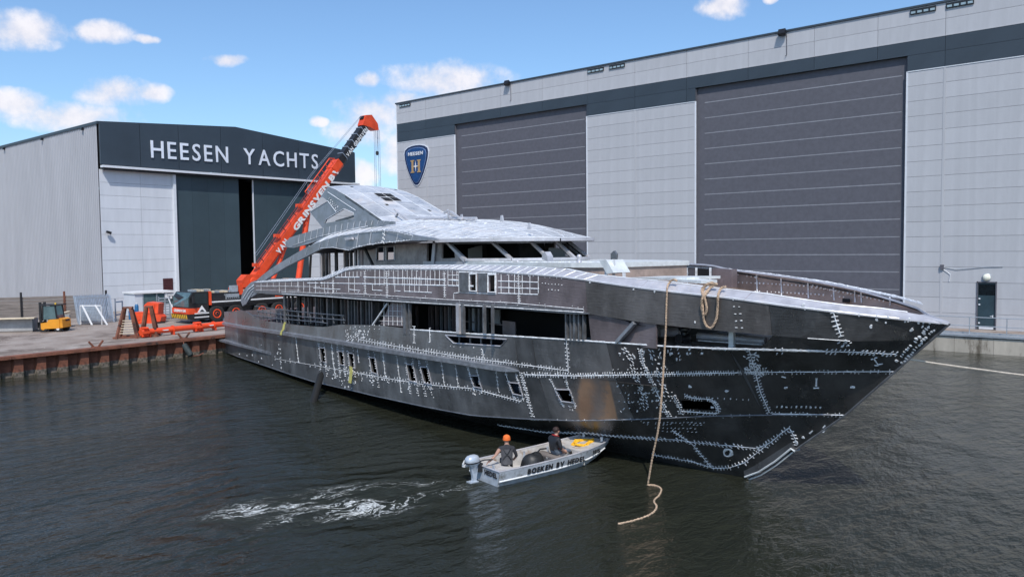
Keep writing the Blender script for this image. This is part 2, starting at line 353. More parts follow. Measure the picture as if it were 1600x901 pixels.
# ------------------------------------------------------------------ right hall
HX = 61.0
rh = thing('shipyard_hall', (HX, 40, G0), 'huge light grey hall with two tall grey doors behind the yacht', 'hall')
MB().box((HX+30.05, 17, 12.3), (59.6, 99.6, 22.2)).build('core_wall', M_JOINT, rh)
MB().box((HX+30.0, 17, 23.56), (60.3, 100.3, 0.14)).build('roof', M_DARKB, rh)
_pc = {}
def panel(par, y0, y1, z0, z1, m, X=HX, th=0.10, name='panel', gap=0.018, pro=0.0):
    key = (round(y1-y0, 3), round(z1-z0, 3), m.name, th)
    if key not in _pc: _pc[key] = MB().box((0, 0, 0), (th, y1-y0-gap*1.2, z1-z0-gap)).mesh(name, m)
    return obj(name, _pc[key], par, loc=(X-pro, (y0+y1)/2, (z0+z1)/2))
seams = [67.0, 62.0]; doors = [(57.95, 41.05), (30.08, 13.82)]
cols = [(67.0, 62.3), (62.3, 57.95), (41.05, 35.9), (35.9, 30.08), (13.82, 11.45), (11.45, 2.5), (2.5, -7), (-7, -20)]
rows = [1.15+i*(19.15-1.15)/17 for i in range(18)]
DR = (9.25, 8.15)                                   # side door
for (a, b) in cols:
    for i in range(17):
        z0, z1 = rows[i], rows[i+1]
        if a == 11.45 and z1 <= 4.6:                # the column holding the side door: two pieces
            panel(rh, DR[0], a, z0, z1, M_PAN); panel(rh, b, DR[1], z0, z1, M_PAN)
        else: panel(rh, b, a, z0, z1, M_PAN)
tops = [67.0, 62.3, 57.0, 51.5, 46.2, 40.9, 35.9, 30.9, 25.5, 20.3, 15.8, 11.45, 6.2, 1.0, -7, -20]
for a, b in zip(tops[:-1], tops[1:]):
    for z0, z1 in ((21.27, 22.4), (22.4, 23.49)): panel(rh, b, a, z0, z1, M_PAN)
    for z0, z1 in ((19.15, 20.25), (20.25, 21.27)):
        segs = [(a, b)]
        if z0 < 20:                                  # the dark band is cut away above the doors
            segs = []
            cuts = [a, b]+[q for d in doors for q in d if b < q < a]; cuts.sort(reverse=True)
            for p, q in zip(cuts[:-1], cuts[1:]):
                if not any(d[0] >= (p+q)/2 >= d[1] for d in doors): segs.append((p, q))
        for p, q in segs: panel(rh, q, p, z0, z1, M_DARKB, pro=0.012, name='band_panel')
for (a, b) in doors:
    dz = 1.272; z = 20.25; k = 0
    while z > 1.3:
        z0 = max(z-dz, 1.15); panel(rh, b+0.05, a-0.05, z0, z, M_DOORG, X=HX+0.32, name='door_panel', gap=0.05)
        if z0 > 1.2: MB().box((HX+0.262, (a+b)/2-0.15, z0), (0.04, abs(a-b)-1.1, 0.075)).build('door_joint', M_SEAL, rh)
        z = z0
    for yy in (a, b): MB().box((HX-0.03, yy, 10.2), (0.08, 0.12, 17.9)).build('door_jamb', M_TRIM, rh)
    for yy in (a, b): MB().box((HX+0.16, yy, 10.7), (0.30, 0.05, 19.0)).build('door_reveal', M_JOINT, rh)
    MB().box((HX+0.1, (a+b)/2, 20.30), (0.34, abs(a-b)+0.2, 0.08)).build('door_head', M_DARKB, rh)
for yy in (62.3, 35.9, 11.45): MB().box((HX-0.058, yy, 10.15), (0.035, 0.16, 17.9)).build('vertical_trim', M_PAN, rh)
for yy in (67.0,): MB().box((HX-0.0, yy+0.03, 12.3), (0.14, 0.10, 22.3)).build('corner_trim', M_TRIM, rh)
for (a, b) in cols[:6]:
    MB().box((HX-0.06, (a+b)/2, 19.13), (0.05, a-b, 0.06)).build('band_drip_trim', M_TRIM, rh)
MB().box((HX-0.06, 23.5, 21.26), (0.04, 87, 0.05)).build('band_trim', M_PAN, rh)
MB().box((HX-0.06, 23.5, 23.52), (0.10, 87, 0.09)).build('roof_edge_trim', M_JOINT, rh)
# side door, its lamp and the wall fittings
fr = MB(); 
for yy in DR: fr.box((HX-0.05, yy, 2.78), (0.14, 0.07, 3.26))
fr.box((HX-0.05, (DR[0]+DR[1])/2, 4.38), (0.14, DR[0]-DR[1]+0.07, 0.07)); fr.build('side_door_frame', M_JOINT, rh)
dr = MB().box((HX+0.02, (DR[0]+DR[1])/2, 2.78), (0.08, DR[0]-DR[1]-0.08, 3.14)).build('side_door', mat('door_paint', (0.03, 0.055, 0.07), 0.35, var=0.2, scale=1), rh)
MB().box((HX-0.03, (DR[0]+DR[1])/2, 1.26), (0.05, 0.85, 0.14)).build('kick_plate', M_TRIM, dr)
MB().bar((HX-0.08, 8.32, 2.0), (HX-0.08, 8.32, 2.16), 0.05).bar((HX-0.08, 8.32, 2.08), (HX-0.08, 8.48, 2.08), 0.04).build('handle', M_TRIM, dr)
MB().box((HX-0.03, (DR[0]+DR[1])/2, 3.86), (0.02, 0.95, 0.72)).build('door_window', mat('dark_glass', (0.01, 0.014, 0.018), 0.08), dr)
for zz in (3.25, 2.85, 1.6): MB().box((HX-0.04, 9.12, zz), (0.06, 0.10, 0.09)).build('hinge', M_TRIM, dr)
lp = thing('wall_lamp', (HX-0.1, 8.72, 4.7), 'round opal wall lamp above the dark side door', 'lamp')
MB().lathe((HX-0.06, 8.72, 4.7), (-1, 0, 0), [(0, .27), (.05, .27), (.07, .24)]).build('lamp_base', M_GALV, lp, True)
MB().lathe((HX-0.12, 8.72, 4.7), (-1, 0, 0), [(0, .24), (.08, .22), (.14, .15), (.17, .04)]).build('lamp_shade', mat('opal', (0.75, 0.74, 0.62), 0.35), lp, True)
lb = ['dark floodlight at the roof edge above the left tall door', 'dark floodlight at the roof edge above the right tall door']
for k, (px, py) in enumerate(((792, 130), (1222, 51))):
    p = at(px, py, X=HX-0.35); f = thing('floodlight', p, lb[k], 'floodlight')
    MB().box(p, (0.35, 0.55, 0.42), Euler((0, 0.5, 0)).to_matrix()).build('lamp_head', M_BLACK, f)
    MB().bar(p, p+Vector((0.28, 0, 0.1)), 0.07).build('bracket', M_BLACK, f)
    MB().tube([p+Vector((0.27, -0.25, -.1)), p+Vector((0.27, -0.27, -1.7)), p+Vector((0.18, -0.2, -1.8))], 0.03, 6).build('conduit', M_JOINT, f)
ventm = mat('vent_glass', (0.30, 0.40, 0.45), 0.3)
vl = ['slim smoke vent, one at the left end of the roof edge', 'slim smoke vent left of the pair above the tall left door', 'slim smoke vent right of the pair above the tall left door', 'slim smoke vent left of the pair at the top right', 'slim smoke vent right of the pair at the top right']
for k, (x0, x1) in enumerate(((623, 640), (918, 943), (952, 976), (1421, 1461), (1477, 1520))):
    p = at(x0, 100, X=HX-0.1); q = at(x1, 100, X=HX-0.1); f = thing('roof_vent', (HX-0.1, p.y, 23.1), vl[k], 'vent')
    MB().box((HX-0.09, (p.y+q.y)/2, 23.22), (0.12, p.y-q.y, 0.34)).build('vent_frame', M_BLACK, f)
    for j in range(4):
        yy = q.y+(p.y-q.y)*(j+0.5)/4; MB().box((HX-0.16, yy, 23.17), (0.03, (p.y-q.y)/4-0.12, 0.15)).build('vent_pane', ventm, f)
bk = at(1472, 417, X=HX-0.12); cb = thing('wall_cable', bk, 'small grey junction box with a cable trailing right along the hall wall', 'cable')
MB().box(bk, (0.18, 0.22, 0.32)).build('junction_box', M_JOINT, cb)
MB().tube([bk+Vector((0.02, -0.1, 0)), bk+Vector((0.02, -0.9, -.16)), bk+Vector((0.03, -1.6, -0.1)), bk+Vector((0.03, -2.6, .02)), bk+Vector((0.03, -3.6, .05))], 0.02, 6).build('cable', M_GALV, cb)
MB().tube([bk+Vector((0.02, 0, -0.1)), bk+Vector((0.03, -0.5, -.5)), bk+Vector((0.03, -0.45, -1.0))], 0.02, 6).build('cable', M_TRIM, cb)
# shield emblem
sc_ = at(650, 258, X=HX-0.2); pw = (at(632, 258, X=HX-0.2)-at(669, 258, X=HX-0.2)).length/2; phh = (at(650, 227, X=HX-0.2)-at(650, 289, X=HX-0.2)).length/2
sh = thing('shield_emblem', sc_, 'blue shield emblem on the left corner of the big hall', 'sign')
def shield(k, x, m, name, th=0.06):
    out = []
    half = [(0, 1.0), (.35, .985), (.7, .92), (.93, .80), (1.0, .62), (.96, .35), (.82, -.02), (.62, -.40), (.40, -.72), (.22, -.92), (.10, -.985), (0, -1.0)]
    pts = half+[(-a, b) for a, b in half[-2:0:-1]]
    P = [Vector((x, sc_.y-a*pw*k, sc_.z+b*phh*(1-(1-k)*0.75))) for a, b in pts]
    return MB().ext(P, (th, 0, 0)).build(name, m, sh)
shield(1.06, HX-0.14, M_TRIM, 'white_rim'); shield(1.0, HX-0.17, mat('navy_enamel', (0.008, 0.02, 0.075), 0.3), 'border')
shield(0.86, HX-0.20, mat('pale_line', (0.16, 0.24, 0.42), 0.35), 'inner_line'); shield(0.82, HX-0.23, mat('blue_enamel', (0.012, 0.055, 0.17), 0.3, var=0.25), 'field')
gold = mat('gold_letter', (0.55, 0.36, 0.17), 0.35, 0.3)
lettering('HEESEN', (HX-0.245, sc_.y+pw*0.62, sc_.z+phh*0.50), (0, -1, 0.0), (0, 0, 1), pw*1.24, phh*0.17, M_TRIM, sh, 0.04, bold=0.03)
for s_ in (-1, 1):
    a = MB(); yy = sc_.y+s_*pw*0.27
    a.box((HX-0.25, yy, sc_.z-phh*0.06), (0.05, pw*0.15, phh*0.60))
    for e in (-1, 1): a.box((HX-0.255, yy, sc_.z-phh*0.06+e*phh*0.29), (0.05, pw*0.30, phh*0.06))
    a.box((HX-0.252, yy-s_*pw*0.12, sc_.z-phh*0.07), (0.05, pw*0.16, phh*0.07)); a.build('monogram_stem', gold, sh)
st = []
for i in range(8):
    r_ = (phh*0.27 if i % 4 == 0 else pw*0.24) if i % 2 == 0 else pw*0.055; t = math.pi*i/4
    st.append((HX-0.29, sc_.y+math.sin(t)*r_, sc_.z-phh*0.06+math.cos(t)*r_))
MB().ext(st, (0.03, 0, 0)).build('star', M_TRIM, sh)

# ------------------------------------------------------------------ left hall
LY = 80.0; LX0, LX1 = 33.6, 65.0
lh = thing('gabled_hall', (LX0, LY, G0), 'white and anthracite gabled hall with sign letters at left', 'hall')
def zt(x):                                            # sign fascia top: flat shoulders that rise to a blunt ridge
    return float(np.interp(x, [LX0, 48.4, LX1], [19.65, 20.75, 19.4]))
# corrugated side wall
cw = MB(); y = LY+0.1; rowa = []; rowb = []; k = 0
while y < 175:
    for dy, dx in ((0, 0), (0.16, 0), (0.20, -0.05), (0.36, -0.05), (0.40, 0)): rowa.append((LX0+dx, y+dy, 0.9)); rowb.append((LX0+dx, y+dy, 19.55))
    y += 0.42
cw.grid([rowa, rowb]); cw.build('corrugated_wall', M_CORR, lh, fix=False)
MB().box((LX0-0.04, 127, 19.6), (0.18, 94.5, 0.16)).build('eaves_gutter', M_DARKB, lh)
for px in (8, 68, 132):
    yv = at(px, 225, X=LX0).y; MB().box((LX0-0.18, yv, 19.35), (0.22, 0.3, 0.22)).build('eaves_lamp', M_BLACK, lh)
RF = MB()
for (a, b) in ((LX0-0.1, 48.4), (48.4, LX1+0.1)):
    P = [Vector((a, LY-0.2, zt(a)+0.02)), Vector((b, LY-0.2, zt(b)+0.02)), Vector((b, LY-0.2, zt(b)+0.16)), Vector((a, LY-0.2, zt(a)+0.16))]; RF.ext(P, (0, 95, 0))
RF.build('roof', M_DARKB, lh)
MB().box((LX1-0.2, 127, 10), (0.3, 94, 18)).build('far_wall', M_PANW, lh); MB().box((49, 174, 10), (31, 0.3, 18)).build('rear_wall', M_PANW, lh)
# fascia panels
fx = [LX0]+[at(px, 240, Y=LY-0.5).x for px in (219, 279, 345, 410, 466, 511)]+[LX1]
for a, b in zip(fx[:-1], fx[1:]):
    xs = [a+0.02]+([48.4] if a < 48.4 < b else [])+[b-0.02]
    P = [Vector((x, LY-0.55, 15.62)) for x in (xs[0], xs[-1])]+[Vector((x, LY-0.55, zt(x)+0.05)) for x in reversed(xs)]
    MB().ext(P, (0, 0.2, 0)).build('fascia_panel', M_DARKB, lh)
MB().ext([(LX0+.05, LY-.40, 15.7), (LX1-.05, LY-.40, 15.7), (LX1-.05, LY-.40, 19.3), (48.4, LY-.40, 20.6), (LX0+.05, LY-.40, 19.5)], (0, .3, 0)).build('fascia_backing', M_VOID, lh)
MB().box(((LX0+LX1)/2+0.2, LY-0.62, 15.42), (LX1-LX0+0.3, 0.62, 0.22)).build('door_track', M_TRIM, lh)
MB().box(((LX0+LX1)/2+0.2, LY-0.45, 15.22), (LX1-LX0, 0.36, 0.22)).build('track_shadow_bar', M_BLACK, lh)  # solid black bar standing in for the shadow under the track
lp0 = at(236, 246, Y=LY-0.62); lp1 = at(497, 264, Y=LY-0.62)
M_LET = mat('sign_letter_white', (0.72, 0.76, 0.84), 0.35, var=0.04)
wd = (lp1-lp0).length; la = at(236, 246, Y=LY-.62); 
lettering('HEESEN YACHTS', (la.x, LY-0.60, la.z), (lp1.x-lp0.x, 0, lp1.z-lp0.z), (0, 0, 1), wd, (at(236, 219, Y=LY-.62)-la).z, M_LET, lh, 0.06, gap=0.19, space=0.66, bold=0.008)
# lower front: white panels, two petrol sliding doors with a dark gap
X1 = at(272, 350, Y=LY).x; xs = [LX0+0.05, at(221, 350, Y=LY).x, X1]; zr = [G0+i*(15.2-G0)/11 for i in range(12)]
MB().box(((LX0+X1)/2, LY+0.12, 8.2), (X1-LX0-.1, 0.1, 14)).build('panel_backing', M_JOINT, lh)
for a, b in zip(xs[:-1], xs[1:]):
    for z0, z1 in zip(zr[:-1], zr[1:]):
        MB().box(((a+b)/2, LY, (z0+z1)/2), (b-a-0.02, 0.12, z1-z0-0.02)).build('panel', M_PANW, lh)
MB().box((X1+0.05, LY-0.15, 8.2), (0.28, 0.35, 14.1)).build('door_jamb', M_TRIM, lh)
xa = at(373, 300, Y=LY).x; xb = at(394, 300, Y=LY).x; xc = at(480, 300, Y=LY).x
for a, b in ((X1+0.25, xa), (xb, xc)):
    nseg = 4
    for j in range(nseg): MB().box((a+(b-a)*(j+0.5)/nseg, LY+0.06, 8.15), ((b-a)/nseg-0.012, 0.14, 14.0)).build('sliding_door_panel', M_DOORB, lh)
MB().box((xb+0.06, LY-0.04, 8.15), (0.12, 0.12, 14.0)).build('door_edge_trim', M_TRIM, lh)
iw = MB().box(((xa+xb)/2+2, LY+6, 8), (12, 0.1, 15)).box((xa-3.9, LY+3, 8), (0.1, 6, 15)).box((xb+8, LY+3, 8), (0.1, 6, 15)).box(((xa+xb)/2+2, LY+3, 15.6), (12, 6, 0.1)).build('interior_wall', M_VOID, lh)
for a, b in ((xc, (xc+LX1)/2), ((xc+LX1)/2, LX1)):
    for z0, z1 in zip(zr[:-1], zr[1:]): MB().box(((a+b)/2, LY, (z0+z1)/2), (b-a-0.02, 0.12, z1-z0-0.02)).build('panel', M_PANW, lh)
MB().box((at(262, 445, Y=LY).x, LY-0.08, at(262, 444, Y=LY).z), (1.05, 0.08, 1.25)).build('window', mat('brown_window', (0.06, 0.02, 0.025), 0.3, var=0.4, scale=4), lh)
for j in range(5): MB().box((at(262, 445, Y=LY).x, LY-0.14, at(262, 444, Y=LY).z-0.5+j*0.25), (0.95, 0.03, 0.05)).build('louvre', mat('louvre', (0.12, 0.03, 0.03), 0.4), lh)
pc = at(170, 363, Y=LY-0.4); sc1 = thing('security_camera', pc, 'small dark security camera on the white wall of the gabled hall', 'camera')
MB().box(pc, (0.45, 0.25, 0.22), Euler((0, 0.3, 0)).to_matrix()).build('camera_housing', M_BLACK, sc1); MB().bar(pc, pc+Vector((0.25, .35, .05)), 0.06).build('arm', M_BLACK, sc1)
# ================================================================== the yacht
TIP = Vector((21.0, 3.77, 0)); AX = Vector((-.248, -.969, 0)).normalized(); NN = Vector((AX.y, -AX.x, 0)); S0 = TIP-AX*47.0
def YP(s, b, z): return S0+AX*s+NN*b+Vector((0, 0, z))
CS0 = np.array(S0); CN = np.array(NN); CA = np.array(AX)
def yp(x, y, b):                                       # pixel -> (s, z) on the fore-and-aft plane at offset b
    d = RM@_cam(x, y); P = CO+d*(CN@(CS0+CN*b-CO)/(CN@d)); return float((P-CS0)@CA), float(P[2])
SHT = [0, .5, 1, 2, 3, 4, 5, 6, 8, 10, 12, 15, 18, 22, 30, 40, 47]; SHB = [0, .5, .95, 1.68, 2.15, 2.5, 2.82, 3.07, 3.45, 3.78, 4.0, 4.22, 4.35, 4.4, 4.4, 4.2, 3.85]
KNT = [0, 1, 2, 3, 4, 6, 8, 10, 13, 16, 20, 30, 40, 46]; KNB = [0, .58, 1.1, 1.58, 2.0, 2.7, 3.2, 3.55, 4.0, 4.24, 4.38, 4.38, 4.15, 3.82]
CHT = [0, 1, 2, 3, 4, 6, 8, 10, 13, 16, 20, 30, 40, 45]; CHB = [0, .4, .8, 1.2, 1.55, 2.2, 2.75, 3.2, 3.7, 4.0, 4.2, 4.25, 4.05, 3.75]
class Curve:
    def __init__(c, pts, stem, T, B, f=1.0, end=None, off=0.0):
        c.stem = stem; c.T = T; c.B = B; c.f = f; c.off = off; out = []
        for x, y in pts:
            b = 4.0
            for _ in range(40):
                s, z = yp(x, y, b); b = 0.5*b+0.5*c.b(s)
            out.append((s, z))
        if end is not None: out.append((stem, end))
        out.sort(); c.S = np.array([o[0] for o in out]); c.Z = np.array([o[1] for o in out])
    def b(c, s):
        t = c.stem-s
        return max(0.0, float(np.interp(t, c.T, c.B))*c.f-c.off) if t > 0 else 0.0
    def z(c, s): return float(np.interp(s, c.S, c.Z))
    def P(c, s, db=0, dz=0, side=1): return YP(s, side*max(c.b(s)+db, 0), c.z(s)+dz)
STEM = [(36, -.9), (39.58, -.68), (41.29, .01), (42.92, 1.24), (44.37, 2.44), (45.71, 3.78), (46.14, 4.22), (46.6, 4.67), (47.01, 5.09)]
def keel(s): return float(np.interp(s, [0, 30]+[p[0] for p in STEM], [-1.0, -1.0]+[p[1] for p in STEM]))
C2 = Curve([(357, 551), (420, 573), (490, 596), (560, 612), (640, 630), (690, 640), (740, 649), (800, 653), (900, 657), (1000, 655), (1100, 650), (1200, 648)], 44.37, CHT, CHB, end=2.44)
C3 = Curve([(354, 506), (447, 521), (540, 536), (620, 549.5), (720, 565), (812, 579.5), (830, 584), (860, 586), (900, 587), (1000, 585), (1100, 583), (1200, 581)], 45.71, KNT, KNB, end=3.78)
C4 = Curve([(359, 489), (374, 484), (385, 487), (400, 497), (412, 501), (465, 508), (505, 511), (530, 507), (590, 508), (640, 514), (740, 521), (887, 530), (960, 535), (1050, 541), (1120, 544), (1200, 546), (1290, 550)], 46.14, SHT, SHB, 0.985, end=4.22)
C5 = Curve([(420, 458), (508, 462), (560, 466), (640, 471), (730, 476), (800, 480), (916, 489), (980, 500), (1040, 508), (1140, 518), (1207, 524), (1330, 533)], 46.6, SHT, SHB, 0.995, end=4.67)
C6 = Curve([(397, 441), (450, 439), (504, 437), (518, 433), (540, 422), (560, 419), (700, 420), (760, 423), (870, 431), (916, 437), (990, 448), (1140, 465), (1300, 486), (1400, 497)], 47.0, SHT, SHB, end=5.09)
C7 = Curve([(397, 438), (450, 436), (504, 434), (540, 418), (560, 415.5), (700, 414), (790, 415), (885, 420), (930, 429), (1050, 441), (1140, 452), (1200, 459), (1305, 475), (1400, 484)], 46.9, SHT, SHB, off=0.30, end=5.14)
CVS = [C2, C3, C4, C5, C6]
def hull_b(s, z):
    zs = [keel(s)]; bs = [0.0]
    for c in CVS:
        if s < c.stem:
            zz = c.z(s)
            if zz > zs[-1]: zs.append(zz); bs.append(c.b(s))
    return float(np.interp(z, zs, bs))
def surf(x, y, side=1, off=0.0):
    b = 3.5
    for _ in range(28):
        s, z = yp(x, y, side*b); b = 0.55*b+0.45*max(hull_b(s, z)+off, 0)
    return s, side*b, z
def hullP(x, y, out=0.0):
    s, b, z = surf(x, y, off=out); return YP(s, b, z)
def hull_n(s, z):
    e = 0.08; f = lambda s_, z_: YP(s_, hull_b(s_, z_), z_)
    n = (f(s+e, z)-f(s-e, z)).cross(f(s, z+e)-f(s, z-e)); n.normalize()
    return n if n.dot(NN) > 0 else -n
# ---- metals
def plating(name, col, rough, metal, glintpt=None, streak=1.0):
    m = mat(name, col, rough, metal, var=0.30, scale=0.9, rvar=0.14, stretch=(1, 1, 0.6), stain=(tuple(c*1.5 for c in col), 2.3, 0.58), ovar=0.16)
    n = m.node_tree; L = n.links.new; b = n.nodes['Principled BSDF']
    # brushed and scuffed relief
    t = n.nodes.new('ShaderNodeTexCoord'); mp = n.nodes.new('ShaderNodeMapping'); mp.inputs['Scale'].default_value = (1, 1, 7); L(t.outputs['Object'], mp.inputs[0])
    z = n.nodes.new('ShaderNodeTexNoise'); z.inputs['Scale'].default_value = 3.2; z.inputs['Detail'].default_value = 5; L(mp.outputs[0], z.inputs[0])
    bp = n.nodes.new('ShaderNodeBump'); bp.inputs['Strength'].default_value = 0.22; bp.inputs['Distance'].default_value = 0.03; L(z.outputs[0], bp.inputs['Height']); L(bp.outputs[0], b.inputs['Normal'])
    if glintpt is not None:                              # bronze sun reflection painted into the base colour, with a ragged outline
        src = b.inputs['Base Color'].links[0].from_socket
        vm = n.nodes.new('ShaderNodeVectorMath'); vm.operation = 'SUBTRACT'; vm.inputs[1].default_value = glintpt; L(t.outputs['Object'], vm.inputs[0])
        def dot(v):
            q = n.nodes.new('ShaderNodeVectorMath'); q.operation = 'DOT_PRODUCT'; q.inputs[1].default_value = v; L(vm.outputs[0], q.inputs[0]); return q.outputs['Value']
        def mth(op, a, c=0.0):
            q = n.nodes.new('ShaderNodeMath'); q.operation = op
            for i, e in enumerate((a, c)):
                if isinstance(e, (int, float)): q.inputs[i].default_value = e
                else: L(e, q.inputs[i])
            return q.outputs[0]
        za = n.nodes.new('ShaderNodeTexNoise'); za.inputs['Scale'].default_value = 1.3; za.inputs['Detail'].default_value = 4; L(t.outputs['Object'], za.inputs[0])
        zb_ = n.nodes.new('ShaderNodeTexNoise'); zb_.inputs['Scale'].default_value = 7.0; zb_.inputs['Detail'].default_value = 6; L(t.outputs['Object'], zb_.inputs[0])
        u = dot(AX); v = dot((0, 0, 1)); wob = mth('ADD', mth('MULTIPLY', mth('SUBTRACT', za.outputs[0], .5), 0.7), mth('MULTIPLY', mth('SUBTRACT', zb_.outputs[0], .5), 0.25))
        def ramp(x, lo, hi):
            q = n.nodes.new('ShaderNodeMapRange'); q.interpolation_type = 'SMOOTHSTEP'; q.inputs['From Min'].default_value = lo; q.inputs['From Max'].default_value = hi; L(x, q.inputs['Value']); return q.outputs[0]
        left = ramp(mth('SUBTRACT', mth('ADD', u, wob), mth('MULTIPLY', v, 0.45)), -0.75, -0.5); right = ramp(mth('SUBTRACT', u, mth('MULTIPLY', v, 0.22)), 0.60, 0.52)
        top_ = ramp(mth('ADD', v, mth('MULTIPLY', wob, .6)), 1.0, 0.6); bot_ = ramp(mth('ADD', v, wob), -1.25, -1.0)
        dim_core = ramp(mth('ADD', mth('ABSOLUTE', mth('SUBTRACT', mth('ADD', u, wob), mth('MULTIPLY', v, 0.5))), mth('MULTIPLY', zb_.outputs[0], .2)), 0.10, 0.45)
        fac = mth('MULTIPLY', mth('MULTIPLY', mth('MULTIPLY', left, right), mth('MULTIPLY', top_, bot_)), mth('ADD', mth('MULTIPLY', dim_core, .72), .15))
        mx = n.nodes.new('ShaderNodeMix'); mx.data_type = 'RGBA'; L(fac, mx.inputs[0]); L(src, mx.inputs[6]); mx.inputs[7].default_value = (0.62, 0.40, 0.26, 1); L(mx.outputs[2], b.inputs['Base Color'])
    return m
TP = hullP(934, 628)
M_HULL = plating('bare_aluminium_plate', (0.25, 0.245, 0.248), 0.38, 0.70, glintpt=tuple(TP))
M_HULB = plating('dark_bow_plate', (0.15, 0.148, 0.152), 0.32, 0.75)
M_UPPR = plating('brownish_plate', (0.25, 0.205, 0.21), 0.44, 0.5)
M_BAND = plating('smooth_bow_plate', (0.17, 0.155, 0.15), 0.40, 0.6)
M_CAP = mat('bright_aluminium', (0.52, 0.51, 0.54), 0.38, 0.3, var=0.15, scale=2.2, rvar=0.12, stain=((0.66, 0.61, 0.59), 1.2, 0.55))
M_ROOF = mat('roof_aluminium', (0.62, 0.62, 0.63), 0.34, 0.30, var=0.18, scale=1.5, rvar=0.12, stain=((0.78, 0.70, 0.64), 0.8, 0.55), ovar=0.16)
M_WING = mat('wing_aluminium', (0.30, 0.32, 0.36), 0.38, 0.5, var=0.25, scale=1.5, rvar=0.1, ovar=0.10)
M_WELD = mat('weld_grinding', (0.72, 0.73, 0.75), 0.5, 0.0, var=0.3, scale=8)
M_FRAME = mat('frame_aluminium', (0.20, 0.205, 0.22), 0.42, 0.55, var=0.3, scale=4, rvar=0.1)
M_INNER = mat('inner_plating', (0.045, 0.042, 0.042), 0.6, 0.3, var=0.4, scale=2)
M_BRN = mat('brown_inner_plating', (0.42, 0.32, 0.27), 0.5, 0.15, var=0.25, scale=1.5, stain=((0.25, 0.20, 0.18), 1.0, 0.55))
M_WHS = mat('cabin_side_aluminium', (0.38, 0.335, 0.32), 0.45, 0.3, var=0.3, scale=2.5, stain=((.26, .22, .21), 1.6, .5))
M_WHT = mat('pale_deck_aluminium', (0.72, 0.74, 0.74), 0.45, 0.2, var=0.15, scale=3)
yacht = thing('yacht', YP(22, 0, 0), 'unpainted bare aluminium motor yacht hull, afloat and covered in white weld marks', 'yacht')

def inpoly(p, poly):
    x, y = p; c = False; j = len(poly)-1
    for i in range(len(poly)):
        xi, yi = poly[i]; xj, yj = poly[j]
        if (yi > y) != (yj > y) and x < (xj-xi)*(y-yi)/(yj-yi)+xi: c = not c
        j = i
    return c
def sheet(name, outline, holes, bf, th, m, parent=None, side=1, sstep=0.6, zstep=0.45, crease=None, k_in=None, innerm=None):
    """plate cut out along an outline in (s, z), with openings, bent onto the surface b = bf(s, z)"""
    V = []; E = []
    def loop(L, close=True):
        n0 = len(V); V.extend(Vector(p) for p in L); k = len(L)
        for i in range(k if close else k-1): E.append((n0+i, n0+(i+1) % k))
    loop(outline)
    for h in holes: loop(h)
    if crease: loop(crease, False)
    ss = [p[0] for p in outline]; zz = [p[1] for p in outline]
    s = min(ss)+sstep/2
    while s < max(ss):
        z = min(zz)+zstep/2
        while z < max(zz):
            if inpoly((s, z), outline) and not any(inpoly((s, z), h) for h in holes): V.append(Vector((s, z)))
            z += zstep
        s += sstep
    v2, e2, f2, _, _, _ = delaunay_2d_cdt(V, E, [], 0, 1e-4)
    F = []
    for f in f2:
        c = sum((v2[i] for i in f), Vector((0, 0)))/len(f)
        if inpoly(c, outline) and not any(inpoly(c, h) for h in holes):
            a = v2[f[0]]; b_ = v2[f[1]]; c_ = v2[f[2]]
            if abs((b_-a).cross(c_-a)) > 1e-7: F.append(tuple(f))
    out = []; inn = []
    for p in v2:
        b = bf(p[0], p[1]); out.append(YP(p[0], side*b, p[1])); inn.append(YP(p[0], side*max(b-th, 0.0), p[1]))
    n = len(v2); mb = MB(); mb.add(out+inn, []); edges = {}
    for f in F:
        for i in range(3): edges.setdefault((f[i], f[(i+1) % 3]), 0)
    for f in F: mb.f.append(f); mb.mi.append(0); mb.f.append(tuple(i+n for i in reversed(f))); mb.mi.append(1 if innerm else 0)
    for (a, b) in edges:
        if (b, a) not in edges: mb.f.append((b, a, a+n, b+n)); mb.mi.append(0)
    used = sorted({i for f in mb.f for i in f}); rm = {q: i for i, q in enumerate(used)}
    mb.v = [mb.v[i] for i in used]; mb.f = [tuple(rm[i] for i in f) for f in mb.f]
    return mb.build(name, [m, innerm] if innerm else m, parent if parent is not None else yacht)
def px_sz(pts, b=None):
    out = []
    for x, y in pts:
        if b is None: s, _, z = surf(x, y); out.append((s, z))
        else: out.append(yp(x, y, b))
    return out
# ---- weld marks
weld = {}
def wb(key='weld_marks'):
    return weld.setdefault(key, MB())
def bead(P, N, w_=0.035, h=0.015, key='weld_marks'):
    mb = wb(key)
    rows = []
    for i, p in enumerate(P):
        d = (P[min(i+1, len(P)-1)]-P[max(i-1, 0)]).normalized(); t = N[i].cross(d).normalized()*(w_/2*random.uniform(.7, 1.3)); rows.append([p-t-N[i]*.004, p+N[i]*h, p+t-N[i]*.004])
    mb.grid(rows)
def tick(p, d, N, l, w_, h=0.016, key='weld_marks'):
    k_ = 1.40*min(1.0, 0.42+0.58*max(0.0, 36.0-(p-S0).dot(AX))/30); l *= k_; w_ *= k_      # finer hand work on the bow plates
    mb = wb(key); d = d.normalized(); t = N.cross(d).normalized()
    a = p-d*l/2; b = p+d*l/2; q = w_/2; c = [a-t*q*random.uniform(.3, .9), p-t*q*random.uniform(.8, 1.3), b-t*q*random.uniform(.3, .9), b+t*q*random.uniform(.3, .9), p+t*q*random.uniform(.8, 1.3), a+t*q*random.uniform(.3, .9)]
    top = [x+N*h+(p-x)*0.25 for x in c]; base = [x-N*0.01 for x in c]
    mb.add(base+top, [(6, 7, 8, 9, 10, 11)]+[(i, (i+1) % 6, (i+1) % 6+6, i+6) for i in range(6)])
